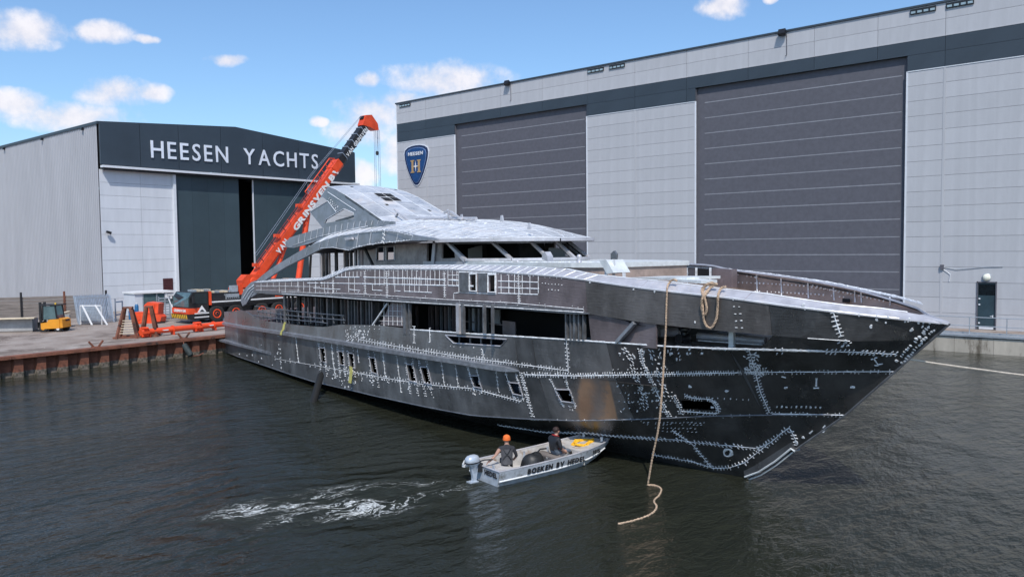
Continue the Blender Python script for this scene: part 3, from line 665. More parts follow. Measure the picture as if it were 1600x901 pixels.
def dense(pts, step):
    out = []
    for (x0, y0), (x1, y1) in zip(pts[:-1], pts[1:]):
        L_ = math.hypot(x1-x0, y1-y0); k = max(1, int(L_/step))
        out += [(x0+(x1-x0)*i/k, y0+(y1-y0)*i/k) for i in range(k)]
    return out+[pts[-1]]
def resolve(pts, b=None, off=0.0, side=1):
    P = []; N = []
    for x, y in pts:
        if b is None:
            s, bb, z = surf(x, y, side, off); P.append(YP(s, bb, z)); n_ = hull_n(s, z)
            if side < 0: n_ = NN.copy()
            N.append(n_)
        else:
            s, z = yp(x, y, b); P.append(YP(s, b+off, z)); N.append(NN.copy())
    return P, N
def seam(pts, line=True, tk=5.0, tl=0.16, tw=0.05, both=True, lean=0.35, b=None, off=0.0, jit=0.5, lw=0.035, side=1, prob=0.9, spread=0.10, key='weld_marks'):
    """weld bead along photograph pixels with short ground marks across it; tk = spacing in pixels"""
    D = dense(pts, 4.0 if tk == 0 else min(4.0, tk)); P, N = resolve(D, b, off, side)
    if line: bead(P, N, lw, key=key)
    if tk:
        Q, M_ = resolve(dense(pts, tk*1.2), b, off, side)
        for i in range(len(Q)):
            d = (Q[min(i+1, len(Q)-1)]-Q[max(i-1, 0)])
            if d.length < 1e-6: continue
            d.normalize(); t = M_[i].cross(d).normalized()
            for sd in ((-1, 1) if both else (random.choice((-1, 1)),)):
                if random.random() > prob: continue
                dd = t+d*random.uniform(lean-.15, lean+.15)
                tick(Q[i]+t*sd*spread*min(1.0, 0.55+0.45*max(0.0, 36.0-(Q[i]-S0).dot(AX))/30)*random.uniform(.7, 1.3)+d*random.uniform(-.02, .02)*jit, dd, M_[i], tl*random.uniform(.6, 1.2), tw*random.uniform(.5, 1.2), key=key)
def dots(pts, n, l=0.09, w_=0.05, ang=None, b=None, off=0, side=1, key='weld_marks', jx=3, jy=3):
    """n marks scattered round each given pixel"""
    for (x, y) in pts:
        for _ in range(n):
            P, N = resolve([(x+random.uniform(-jx, jx), y+random.uniform(-jy, jy))], b, off, side)
            a = random.uniform(0, math.pi) if ang is None else ang+random.uniform(-.35, .35)
            u = AX-N[0]*AX.dot(N[0]); u.normalize(); v = N[0].cross(u); tick(P[0], u*math.cos(a)+v*math.sin(a), N[0], l*random.uniform(.5, 1.5), w_*random.uniform(.6, 1.4), key=key)
# ---- openings in the side
ports_px = [[(500, 544), (507, 545), (509, 566), (502, 563)], [(529, 549), (536, 550.5), (538, 570), (531, 568)], [(545, 552), (552, 553.5), (554, 574.5), (547, 572)],
            [(578, 559), (586, 560.5), (589, 583), (581, 580)], [(636, 570), (645, 571), (650, 596), (640, 593)], [(658, 574), (668, 575), (673, 599), (663, 597)],
            [(736, 587.5), (747, 588), (751, 605), (741, 603)], [(796, 598), (810, 599.5), (815, 617), (802, 614)], [(869, 609), (889, 609.5), (895, 628), (878, 625.5)],
            [(1066, 625.5), (1115, 627), (1118, 640), (1068, 638)]]
ports_px = [[((x-sum(q[0] for q in p)/4)*1.18+sum(q[0] for q in p)/4, (y-sum(q[1] for q in p)/4)*1.10+sum(q[1] for q in p)/4) for x, y in p] for p in ports_px]
ports = [px_sz(p) for p in ports_px]
free_port = px_sz([(696, 523.5), (709, 536), (782, 540.5), (792, 530)])
holesA = ports+[free_port]
def curve_pts(c, s0, s1, step=0.5):
    n_ = max(1, int((s1-s0)/step)); return [(s0+(s1-s0)*i/n_, c.z(s0+(s1-s0)*i/n_)) for i in range(n_+1)]
def seg_outline(lo, hi, s0, s1):
    """outline between two curves of the hull side, closed by the stem where s1 is past it"""
    g_ = 0.004; b_ = curve_pts(lo, s0+g_, min(s1-g_, lo.stem)); t_ = curve_pts(hi, s0+g_, min(s1-g_, hi.stem))
    mid = []
    if s1 > lo.stem: mid = [(s, z) for s, z in STEM if lo.stem < s < min(hi.stem, s1)]
    return b_+mid+t_[::-1]
def cuts_avoid(base, holes):
    out = []
    for c in base:
        for _ in range(60):
            if any(min(p[0] for p in h)-0.15 < c < max(p[0] for p in h)+0.15 for h in holes): c += 0.1
            else: break
        out.append(c)
    return out
cutsA = [1.0]+cuts_avoid([4.5, 8.0, 11.5, 15.0, 18.5, 22.0, 25.5, 28.5, 31.5, 35.55, 38.6, 42.4], holesA)+[46.14]
for side in (1, -1):
    for s0, s1 in zip(cutsA[:-1], cutsA[1:]):
        hs = [h for h in holesA if s0 < sum(p[0] for p in h)/len(h) < s1]
        hi = min(s1, 45.70)
        cz = curve_pts(C3, s0+.02, hi-.02, 0.5)
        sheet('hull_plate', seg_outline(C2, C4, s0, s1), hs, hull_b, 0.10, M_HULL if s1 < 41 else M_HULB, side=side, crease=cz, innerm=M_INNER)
# bottom
for side in (1, -1):
    R_ = []; s = 1.0
    while s <= 44.37:
        z0, z1, b1 = keel(s), C2.z(s), C2.b(s); R_.append([YP(s, side*b1*q, z0+(z1-z0)*q) for q in (0, .25, .5, .75, 1)]); s += 0.5
    R_.append([YP(44.37, 0, 2.44)]*5)
    MB().grid(R_, flip=side > 0).build('hull_bottom', M_HULB, yacht, smooth=True, fix=False)
# chine bead, fashion of the forefoot and keel strip
for side in (1, -1):
    MB().tube([C2.P(s, 0.012, 0, side) for s in np.arange(1.05, 44.4, 0.5)], 0.022, 6).build('spray_rail', M_FRAME, yacht)
kp = [yp(x, y, 0) for x, y in ((1168, 744), (1190, 736), (1215, 720), (1240, 700), (1246, 704))]
MB().tube([YP(s+0.02, 0.16, z+0.02) for s, z in kp], 0.03, 6).tube([YP(s+0.02, 0.08, z-0.10) for s, z in kp[:4]], 0.02, 6).build('keel_strip', M_WHT, yacht)
MB().ext([YP(s, -0.14, z) for s, z in kp]+[YP(s-0.1, -0.14, z+0.5) for s, z in kp[:-1][::-1]], NN*0.28).build('stem_bar', M_HULB, yacht)
MB().tube([YP(s+.015, 0, z) for s, z in STEM[2:]], 0.03, 6).build('stem_edge', M_FRAME, yacht)
# transom
tr = [YP(1.0, b, z) for b, z in ((-C4.b(1), C4.z(1)), (-C3.b(1), C3.z(1)), (-C2.b(1), C2.z(1)), (0, -1.0), (C2.b(1), C2.z(1)), (C3.b(1), C3.z(1)), (C4.b(1), C4.z(1)))]
MB().ext(tr, AX*0.12).build('transom', M_UPPR, yacht)
# bow plate between the mooring recess and the stem, bow and side plates of the raised bulwark
br = px_sz([(1188, 546), (1207, 524)]); sB0, sB1 = br
for side in (1, -1):
    o_ = [(sB0[0], C4.z(sB0[0]))]+curve_pts(C4, sB0[0]+.3, 46.14)[0:]+[(46.6, 4.67)]+curve_pts(C5, sB1[0], 46.55)[::-1]
    sheet('recess_end_plate', o_, [], lambda s, z: hull_b(s, z), 0.08, M_HULB, side=side, sstep=.4, zstep=.2, innerm=M_INNER)
holesC_px = [[(733.5, 428), (744.5, 428), (744.5, 455), (733.5, 454)], [(762.5, 429), (774, 429), (774, 456.5), (762.5, 456)]]
hC = [px_sz(p) for p in holesC_px]
sB = surf(916, 460)[0]
cutsC = [8.6]+cuts_avoid([16.5, 22.2, 24.2, 28.6, 35.2], hC)+[sB, 43.6, 46.98]
for side in (1, -1):
    for s0, s1 in zip(cutsC[:-1], cutsC[1:]):
        hs = [h for h in hC if s0 < sum(p[0] for p in h)/len(h) < s1]
        sheet('bulwark_plate', seg_outline(C5, C6, s0, s1), hs, hull_b, 0.10, (M_UPPR if s1 <= sB+.01 else (M_BAND if s1 < 44 else M_HULB)), side=side, innerm=M_BRN)
# cap rail: sloping top strip, split where the plate edges meet
capcuts = [8.6, 14, 19, 24, 29, 34, sB, 40, 43, 46.9]
for side in (1, -1):
    for s0, s1 in zip(capcuts[:-1], capcuts[1:]):
        R_ = []
        for s in np.linspace(s0+.004, s1-.004, max(3, int((s1-s0)/0.4))):
            b0 = C6.b(s)+0.015; b1 = max(C7.b(s), 0.0); z0, z1 = C6.z(s), C7.z(s)
            R_.append([YP(s, side*b0, z0-.03), YP(s, side*b0, z0), YP(s, side*b1, z1), YP(s, side*max(b1-.02, 0), z1-.05)])
        MB().grid(R_, flip=side < 0).build('cap_rail', M_CAP if s0 > 22 else M_WING, yacht, fix=False)
MB().ext([YP(46.9, .14, 5.14), YP(47.03, 0, 5.10), YP(46.9, -.14, 5.14), YP(46.3, -.35, 5.26), YP(46.3, .35, 5.26)], (0, 0, -.05)).build('bow_cap', M_CAP, yacht)
# side rubbing rail and the dark strip under the upper deck
def rail_strip(name, c, s0, s1, zt_, zb, pro, m, par=yacht):
    for side in (1, -1):
        R_ = []
        for s in np.arange(s0, s1, 0.5).tolist()+[s1]:
            f = min(1, (s1-s)/0.5+.1); b = c.b(s); z = c.z(s); q = pro*f
            R_.append([YP(s, side*(b-.05), z+zt_*f), YP(s, side*(b+q), z+zt_*.7*f), YP(s, side*(b+q), z+zb*.6*f), YP(s, side*(b-.05), z+zb*f)])
        MB().grid(R_, flip=side < 0).build(name, m, par, smooth=True, fix=False)
M_RAIL = mat('rubbing_rail', (0.32, 0.33, 0.36), 0.38, 0.55, var=0.25, scale=3, rvar=.1)
rail_strip('rubbing_rail', C3, 1.0, surf(812, 579)[0], 0.12, -0.13, 0.15, M_RAIL)
rail_strip('deck_edge_strip', C5, 8.7, sB+.1, 0.10, -0.08, 0.10, M_FRAME)
P, N = resolve([(696, 523.5), (709, 536), (782, 540.5), (792, 530), (696, 523.5)], off=0.01); MB().tube(P, 0.025, 5).build('port_frame', M_CAP, yacht)
for x_ in (718, 735, 752, 768): P, N = resolve([(x_, 526), (x_, 538)], off=-.12); MB().bar(P[0], P[1], .05).build('port_stay', M_FRAME, yacht)
lg = MB(); q0 = [yp(x, y, 4.05) for x, y in ((344, 529), (385, 540), (429, 550))]
lg.ext([YP(q0[0][0], 4.25, q0[0][1]), YP(q0[2][0], 4.25, q0[2][1]), YP(q0[2][0]-.3, 3.9, q0[2][1]), YP(q0[0][0], 3.7, q0[0][1])], (0, 0, -0.14)); lg.build('platform_ledge', M_RAIL, yacht)
# frames round every port
for k, h in enumerate(ports_px[:-1]):
    P, N = resolve(h+[h[0]], off=0.02); MB().tube(P, 0.02, 5).build('port_frame', M_CAP, yacht)
for h in holesC_px:
    P, N = resolve(h+[h[0]], off=0.02); MB().tube(P, 0.035, 5).build('window_frame', M_WELD, yacht)
P, N = resolve([(717, 425.5), (731, 425.5), (731.5, 457), (717.5, 456)], off=0.03); MB().ext(P, -N[0]*0.03).build('door_plate', M_FRAME, yacht)
P, N = resolve([(747, 427), (760, 427), (760, 457), (747, 456)], off=0.03); MB().ext(P, -N[0]*0.03).build('door_plate', M_FRAME, yacht)
# ---- decks
def deck(name, s0, s1, zf, bf, m, step=0.7):
    R_ = [];
    for s in np.linspace(s0, s1, max(2, int((s1-s0)/step))): R_.append([YP(s, q*bf(s), zf(s)) for q in (-1, -.5, 0, .5, 1)])
    return MB().grid(R_).build(name, m, yacht, fix=False)
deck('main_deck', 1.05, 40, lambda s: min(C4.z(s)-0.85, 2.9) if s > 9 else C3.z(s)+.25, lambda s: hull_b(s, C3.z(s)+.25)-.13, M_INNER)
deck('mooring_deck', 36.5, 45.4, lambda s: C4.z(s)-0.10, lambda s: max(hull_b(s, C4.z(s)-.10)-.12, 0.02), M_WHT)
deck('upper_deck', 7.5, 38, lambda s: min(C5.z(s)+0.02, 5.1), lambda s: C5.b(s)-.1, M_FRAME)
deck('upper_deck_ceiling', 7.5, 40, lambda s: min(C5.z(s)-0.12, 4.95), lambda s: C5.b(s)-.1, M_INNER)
deck('foredeck', 38, 45.6, lambda s: C6.z(s)-0.85, lambda s: max(hull_b(s, C6.z(s)-.85)-.12, .02), M_BRN)
# ---- main deck structure seen through the openings
def wall(name, s0, s1, b, z0, z1, m, th=0.05):
    return MB().ext([YP(s0, b, z0), YP(s1, b, z0), YP(s1, b, z1), YP(s0, b, z1)], NN*(-th)).build(name, m, yacht)
def cross(name, s, b0, b1, z0, z1, m, th=0.06):
    return MB().ext([YP(s, b0, z0), YP(s, b1, z0), YP(s, b1, z1), YP(s, b0, z1)], AX*th).build(name, m, yacht)
def stud(x, y0, y1, b, w_, m=M_FRAME, name='frame_post', d=0.12):
    s0, z0 = yp(x, y0, b); s1, z1 = yp(x, y1, b); return MB().bar(YP(s0, b, z0), YP(s0+(s1-s0)*.3, b, z1), w_, d, up=NN).build(name, m, yacht)
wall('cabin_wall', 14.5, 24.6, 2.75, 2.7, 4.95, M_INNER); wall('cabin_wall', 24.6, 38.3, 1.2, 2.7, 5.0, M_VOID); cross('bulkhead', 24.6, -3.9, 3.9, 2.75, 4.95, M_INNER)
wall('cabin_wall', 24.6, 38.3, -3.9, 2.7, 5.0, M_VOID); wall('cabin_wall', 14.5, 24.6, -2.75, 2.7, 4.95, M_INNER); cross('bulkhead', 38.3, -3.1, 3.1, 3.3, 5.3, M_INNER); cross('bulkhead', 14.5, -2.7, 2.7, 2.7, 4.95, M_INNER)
wall('recess_side_wall', 38.9, 40.4, 3.05, 4.1, 5.35, M_UPPR)
for x, w_ in ((446, .22), (458, .10), (466, .08), (478, .12), (484, .06), (495, .12), (503, .06), (513, .20), (522, .08), (535, .08), (546, .12), (556, .08), (566, .10), (574, .06), (583, .12)):
    stud(x, 509, 459 if x < 470 else 462, 3.55 if x != 446 else 4.1, w_)
for x in (452, 470, 488, 499, 508, 529, 541, 551, 561, 570, 579): stud(x, 508, 463, 2.85, random.choice((.05, .09, .13)), random.choice((M_UPPR, M_WING, M_INNER)), 'inner_frame')
sl_ = px_sz([(594, 507), (632, 510), (633, 471), (612, 470)], 4.15)
sheet('stiffened_panel', sl_, [], lambda s, z: 4.15, 0.05, M_UPPR)
stud_d = px_sz([(582, 508), (605, 474)], 4.25); MB().bar(YP(stud_d[0][0], 4.25, stud_d[0][1]), YP(stud_d[1][0], 4.25, stud_d[1][1]), 0.06).build('brace', M_WELD, yacht)
for i in range(5):
    x = 600+i*7; seam([(x, 508), (x, 472)], tk=0, b=4.17, lw=.02)
for y_ in (477, 485, 493, 501): seam([(592 if y_ > 490 else 605, y_), (632, y_+1.5)], tk=0, b=4.17, lw=.02)
for x, w_ in ((634, .20), (641, .05), (717, .18), (724, .10), (757, .05), (770, .03), (886, .05), (893, .04), (899, .08), (906, .05), (913, .05)):
    stud(x, 531 if x > 800 else 521, 484 if x > 800 else 474, 4.28 if x < 800 else hull_b(surf(x, 510)[0], 4.8)-.08, w_*1.1, M_FRAME if x != 717 else M_CAP)
for x in (652, 672, 676, 683, 690, 697, 703, 709, 735, 744, 750, 762): stud(x, 521, 478, 2.2, random.choice((.04, .07, .10)), random.choice((M_UPPR, M_WING, M_FRAME)), 'inner_frame')
wall('inner_panel', 28.5, 29.3, 1.6, 3.6, 4.9, M_PANW); wall('inner_panel', 30.2, 30.6, 1.6, 4.0, 4.9, M_PAN); wall('inner_panel', 27.4, 27.7, 1.6, 3.4, 4.8, M_WING)
MB().bar(YP(27, 1.9, 3.95), YP(32, 1.9, 4.05), 0.05).bar(YP(27, 1.9, 3.6), YP(31, 1.9, 3.65), 0.04).build('inner_rail', M_UPPR, yacht)
q = px_sz([(782, 527), (800, 512), (782, 497)], 2.6); wall('inner_gusset', q[0][0], q[0][0]+.8, 2.5, 3.2, 4.3, M_UPPR)
# side wall forward of the long opening, with its diagonal brace
q = [(surf(918, 500)[0], C4.z(surf(918, 500)[0])), surf(966, 534)[::2], surf(986, 508)[::2], surf(975, 501)[::2], (surf(918, 500)[0], C5.z(surf(918, 500)[0]))]
sheet('side_wall_plate', q, [], lambda s, z: max(hull_b(s, z)-.06, .1), 0.06, M_UPPR, sstep=.5, zstep=.3)
P, N = resolve([(965, 534), (992, 504)], off=-0.02); MB().bar(P[0], P[1], 0.10, 0.16, up=NN).build('brace', M_RAIL, yacht)
# mooring deck gear inside the recess
zd = 4.25
p = YP(*[(s, 2.3, z) for s, z in [yp(1016, 527, 2.3)]][0]); hh = MB()
hood = thing_l = MB()
b_ = 2.2; q = px_sz([(1000, 528), (998, 512), (1010, 503), (1026, 504), (1033, 514), (1033, 526)], b_); hood.ext([YP(s, b_, z) for s, z in q], -NN*0.9); hood.build('vent_hood', M_CAP, yacht)
s0_, z0_ = yp(1035, 519, 1.9); s1_, z1_ = yp(1064, 517, 1.9); MB().tube([YP(s0_, 1.9, z0_), YP(s1_, 1.9, z1_)], 0.14, 12).build('roller', M_CAP, yacht, True)
wl_ = MB(); s2_, z2_ = yp(1073, 521, 2.0)
wl_.lathe(YP(s2_, 2.1, z2_-.25), (0, 0, 1), [(0, .2), (.1, .12), (.3, .1), (.36, .18), (.42, .18)], 12).lathe(YP(s2_+.1, 2.3, z2_-.1), NN, [(-.25, .12), (-.2, .08), (.1, .08), (.15, .14)], 12); wl_.build('windlass', M_BLACK, yacht, True)
s0_, z0_ = yp(1090, 524, 1.6); s1_, z1_ = yp(1200, 532, 1.1); MB().tube([YP(s0_, 1.6, z0_), YP(s1_, 1.2, z1_)], 0.10, 12).build('roller', M_CAP, yacht, True)
s0_, z0_ = yp(1088, 532, 1.8); s1_, z1_ = yp(1195, 538, 1.2); MB().bar(YP(s0_, 1.7, z0_), YP(s1_, 1.3, z1_), 0.05, .03).build('deck_rail', M_WELD, yacht)
s3_, z3_ = yp(1140, 531, 2.1); MB().bar(YP(s3_, 2.0, z3_-.3), YP(s3_, 2.0, z3_+.35), 0.14).build('bollard_post', M_WHT, yacht)
# ---- aft deck: railing and curled end of the upper bulwark
rr_ = [[(402, 486), (445, 492), (500, 497), (540, 500)], [(396, 492), (430, 497), (500, 503), (512, 505)], [(398, 478), (440, 484), (500, 490), (538, 493)]]
for ln in rr_: P, N = resolve(ln, b=4.1); MB().tube(P, 0.025, 6).build('railing_bar', M_FRAME, yacht)
for x in (405, 412, 418, 424, 433, 440, 452, 468, 486, 505, 522, 538): P, N = resolve([(x, 505), (x-2, 482+max(0, (x-400)*.085))], b=4.08); MB().bar(P[0], P[1], 0.045).build('railing_post', M_FRAME, yacht)
cr_ = px_sz([(402, 437), (392, 441), (384, 449), (378, 459), (376, 470), (379, 478), (385, 474), (391, 465), (401, 459), (414, 457), (418, 456), (418, 441)], 4.1)
sheet('fashion_plate', cr_, [], lambda s, z: 4.1, 0.12, M_WING)
for k in range(3): seam([(379+k*3.5, 466+k*2), (388+k*3, 452+k*2.5), (397+k*2, 445+k*3)], tk=0, b=4.13, lw=.07)
fp2 = px_sz([(360, 490), (372, 484), (384, 486), (396, 495), (404, 500), (404, 508), (360, 503)], 3.95); 
wall('door_dark_sheet', 29.5, 33.5, 3.4, 5.1, 6.2, M_VOID)  # dark sheet added to make the door openings look unlit inside
cross('aft_bulkhead', 8.9, -3.8, 3.8, 4.75, 5.0, M_FRAME)
MB().ext([YP(2.2, -3.4, 1.9), YP(6.5, -3.4, 1.9), YP(6.5, -3.4, 2.6), YP(3.5, -3.4, 2.4)], NN*6.6).build('stern_steps', M_UPPR, yacht)
for b in (2.2, -2.0): MB().ext([YP(5.5, b, 2.4), YP(7.6, b, 2.5), YP(7.8, b, 3.3), YP(6.6, b, 3.2)], -NN*1.2).build('aft_locker', M_UPPR, yacht)
# ---- wing that rises from the aft bulwark and runs into the roof edge
TOPW = px_sz([(397, 441), (412, 428), (430, 415), (450, 403), (470, 391), (490, 381), (510, 374), (535, 367), (560, 363), (600, 359), (625, 362), (645, 367), (662, 371), (676, 374)], 4.1)
BOTW = px_sz([(409, 441), (425, 430), (450, 415), (480, 400), (497, 391), (508, 387), (520, 386), (530, 387), (545, 391.5), (560, 386), (580, 382), (600, 379), (640, 376), (676, 375)], 4.1)
tw = lambda s: float(np.interp(s, [p[0] for p in TOPW], [p[1] for p in TOPW])); bw = lambda s: float(np.interp(s, [p[0] for p in BOTW], [p[1] for p in BOTW]))
sW = TOPW[-1][0]
for side in (1, -1):
    cutw = [None, 15.0, 18.6, 21.0, 24.2, None]
    for a, b in zip(cutw[:-1], cutw[1:]):
        tp = [p for p in TOPW if (a is None or p[0] > a+.004) and (b is None or p[0] < b-.004)]; bt = [p for p in BOTW if (a is None or p[0] > a+.004) and (b is None or p[0] < b-.004)]
        if a is not None: tp = [(a+.004, tw(a))]+tp; bt = [(a+.004, bw(a))]+bt
        if b is not None: tp = tp+[(b-.004, tw(b))]; bt = bt+[(b-.004, bw(b))]
        sheet('roof_wing_plate', bt+tp[::-1], [], lambda s, z: 4.1 if s < 25 else 4.1-(s-25)*.03, 0.14, M_WING, side=side)
# roof dome
ET = [(20, 4.1), (25, 4.1), (28, 3.92), (29.5, 3.65), (30.5, 3.3), (31.3, 2.85), (31.9, 2.3), (32.25, 1.6), (32.42, .8), (32.5, 0.02)]
def eb(s): return float(np.interp(s, [p[0] for p in ET], [p[1] for p in ET]))
def crest(s): return float(np.interp(s, [16, 19, 24, 27, 28.5, 30, 31, 32, 32.5], [8.45, 8.5, 8.42, 8.28, 8.17, 7.93, 7.7, 7.45, 7.37]))
def edge_z(s): return tw(s) if s < sW else 7.37
def roofz(s, b):
    e = eb(s); q = min(1, abs(b)/max(e, .01)); z0 = edge_z(s); return z0+(crest(s)-z0)*(1-q**2.2)
def roofP(s, q, up=0.0): b = q*eb(s); return YP(s, b, roofz(s, b)+up)
ss_ = list(np.arange(17.5, 31.6, 0.25))+[31.75, 31.9, 32.05, 32.15, 32.3, 32.42, 32.5]
QS = [-1, -.97, -.93, -.87, -.8, -.7, -.6, -.45, -.3, -.15, 0, .15, .3, .45, .6, .7, .8, .87, .93, .97, 1]
cuts_ = list(range(0, len(ss_)-1, 6))+[len(ss_)-1]
for a, b in zip(cuts_[:-1], cuts_[1:]):
    for qa, qb in ((0, 4), (4, 8), (8, 12), (12, 16), (16, 20)):
        MB().grid([[roofP(s, q) for q in QS[qa:qb+1]] for s in ss_[a:b+1]]).build('roof_plate', M_ROOF, yacht, smooth=True, fix=False)
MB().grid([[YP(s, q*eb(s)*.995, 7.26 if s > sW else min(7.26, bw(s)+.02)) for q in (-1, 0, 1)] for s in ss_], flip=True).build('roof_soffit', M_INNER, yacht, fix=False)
lip = MB()
for side in (1, -1): lip.grid([[YP(s, side*(eb(s)+.01), 7.40), YP(s, side*(eb(s)+.01), 7.27)] for s in ss_ if s > sW-.5], flip=side > 0)
lip.build('roof_lip', M_CAP, yacht, fix=False)
for q in (-.97, -.8, -.55, -.28, 0, .28, .5, .68, .82, .95):
    sq = [s for s in ss_ if s > (18 if abs(q) < .9 else 24)]
    bead([roofP(s, q, .006) for s in sq], [Vector((0, 0, 1))]*len(sq), 0.032, 0.010, 'roof_welds')
for s in list(np.arange(18.5, 25, 1.1))+list(np.arange(25, 32.3, 0.42)):
    Q = sorted(set(QS[1:-1]+[-.99, .99, -.5, .5, -.75, .75]))
    bead([roofP(s, q, .006) for q in Q], [(Vector((0, 0, 1))+NN*q*.7).normalized() for q in Q], 0.030 if s > 25 else .022, 0.010, 'roof_welds')
for _ in range(60):
    s = random.uniform(25.5, 32.2); q = random.uniform(.1, .99); tick(roofP(s, q, .004), AX*random.uniform(-.3, .3)+NN, (Vector((0, 0, 1))+NN*.4).normalized(), random.uniform(.06, .2), .05, key='roof_welds')
# fittings on the roof: lifting eyes, tube, brackets
for (x, y) in ((785, 341), (828, 353), (764, 352), (722, 339)):
    s, z = yp(x, y+3, 1.0); e_ = MB(); e_.ext([YP(s-.12, 1.0, z-.05), YP(s+.12, 1.0, z-.05), YP(s+.05, 1.0, z+.2), YP(s-.05, 1.0, z+.2)], NN*.05); e_.build('lifting_eye', M_CAP, yacht)
s0_, z0_ = yp(650, 341, 1.2); s1_, z1_ = yp(744, 341.5, 1.2); MB().tube([YP(s0_, 1.2, z0_), YP(s1_, 1.2, z1_)], 0.075, 10).build('roof_tube', M_CAP, yacht, True)
for (x0, y0, x1, y1) in ((616, 327, 622, 333), (622, 333, 616, 344), (622, 332, 636, 344), (702, 330, 700, 340), (704, 330, 722, 343), (700, 328, 694, 333)):
    a = yp(x0, y0, 1.3); b = yp(x1, y1, 1.3); MB().bar(YP(a[0], 1.3, a[1]), YP(b[0], 1.3, b[1]), 0.07).build('roof_bracket', M_CAP if x1 > 621 else M_FRAME, yacht)
# ---- sun deck coaming behind the dome
TOPS = px_sz([(446, 378), (453, 371), (470, 365.5), (500, 357), (530, 350), (560, 345.5), (585, 344), (615, 346)], 3.35); BOTS = px_sz([(447, 386), (458, 387), (480, 381.5), (500, 375), (530, 368), (560, 359), (600, 352), (615, 350)], 3.35)
for side in (1, -1): sheet('sun_deck_coaming', BOTS+TOPS[::-1], [], lambda s, z: 3.35, 0.10, M_WING, side=side)
deck('sun_deck', TOPS[0][0]+.2, 22, lambda s: 7.42, lambda s: 3.3, M_FRAME)
MB().ext([YP(TOPS[0][0]+.1, -3.3, 7.3), YP(TOPS[0][0]+.1, 3.3, 7.3), YP(TOPS[0][0]+.5, 3.3, 7.75), YP(TOPS[0][0]+.5, -3.3, 7.75)], AX*.08).build('coaming_end', M_FRAME, yacht)
for x in np.arange(468, 612, 9.5): 
    yt = np.interp(x, [446, 453, 470, 500, 530, 560, 585, 615], [378, 371, 365.5, 357, 350, 345.5, 344, 346]); yb = np.interp(x, [447, 458, 480, 500, 530, 560, 600, 615], [386, 387, 381.5, 375, 368, 359, 352, 350])
    seam([(x, yt), (x-2, yb-4)], tk=0, b=3.37, lw=.03, key='wing_welds')
seam([(456, 384), (500, 369), (540, 360), (575, 353)], tk=0, b=3.37, lw=.035, key='wing_welds')
for x in (455, 480, 501, 514, 528, 560, 580, 601, 622, 645):
    yt = np.interp(x, [397, 430, 470, 510, 560, 600, 645], [441, 415, 391, 374, 363, 359, 367]); yb = np.interp(x, [409, 450, 480, 508, 530, 545, 560, 600, 676], [441, 415, 400, 387, 387, 391.5, 386, 379, 375])
    seam([(x, yt+1), (x-3, yb-1)], tk=0 if x not in (601,) else 4, b=4.12, lw=.04, key='wing_welds')
seam([(500, 388), (520, 386.5), (534, 389), (545, 391)], line=True, tk=0, lw=.03, b=4.12, key='wing_welds'); seam([(548, 389), (570, 383), (600, 379), (640, 375.5)], line=True, tk=3.5, tl=.05, tw=.03, spread=.04, lean=0, both=False, b=4.12, lw=.03, key='wing_welds')
seam([(535, 368), (560, 364), (600, 360), (620, 362), (645, 368)], line=True, tk=3.5, tl=.05, tw=.03, spread=.04, lean=0, both=False, b=4.12, lw=.03, key='wing_welds')
P, N = resolve([(541, 371.5), (552, 370.5), (553, 374), (542, 375)], b=4.14); MB().ext(P, NN*.1).build('side_light_bracket', M_CAP, yacht)
# ---- raked mast roof with its side plates
MS = [(15.1, 10.5), (16.2, 10.27), (17.5, 9.9), (19, 9.38), (20.5, 8.85), (21.9, 8.35), (22.6, 8.05)]
def mz(s): return float(np.interp(s, [p[0] for p in MS], [p[1] for p in MS]))
def mb_(s): return float(np.interp(s, [15.1, 17, 22.6], [2.1, 2.2, 2.2]))
def mastP(s, q, up=0): return YP(s+0.25*(q*q)*0-0.15*(1-q*q), q*mb_(s), mz(s)+.16*(1-q*q)+up)
vents = []
for i in range(2):
    for j in range(2): vents.append(yp(597+j*13+i*9-3, 305.5+i*7, 0))
top = MB(); SQ = [p[0] for p in MS]; qs = np.linspace(-1, 1, 9)
ss2 = [15.1, 15.6, 16.2, 16.9, 17.5, 18.2, 19, 19.8, 20.5, 21.2, 21.9, 22.6]
for a, b in ((0, 2), (2, 4), (4, 6), (6, 8)):
    for s0i, s1i in ((0, 3), (3, 6), (6, 9), (9, 11)):
        MB().grid([[mastP(s, q) for q in qs[a:b+1]] for s in ss2[s0i:s1i+1]]).build('mast_roof_plate', M_ROOF, yacht, smooth=True, fix=False)
MB().grid([[mastP(s, q, -.14) for q in qs] for s in ss2], flip=True).grid([[mastP(15.1, q), mastP(15.1, q, -.14)] for q in qs]).grid([[mastP(s, 1), mastP(s, 1, -.14)] for s in ss2], flip=True).grid([[mastP(s, -1), mastP(s, -1, -.14)] for s in ss2]).build('mast_roof_underside', M_FRAME, yacht, fix=False)
for q in (-.99, -.5, 0, .55, .99): bead([mastP(s, q, .004) for s in ss2], [Vector((0, 0, 1))]*len(ss2), .025, .010, 'mast_welds')
for s in (17.5, 19.4, 21.3): bead([mastP(s, q, .004) for q in qs], [Vector((0, 0, 1))]*len(qs), .02, .010, 'mast_welds')
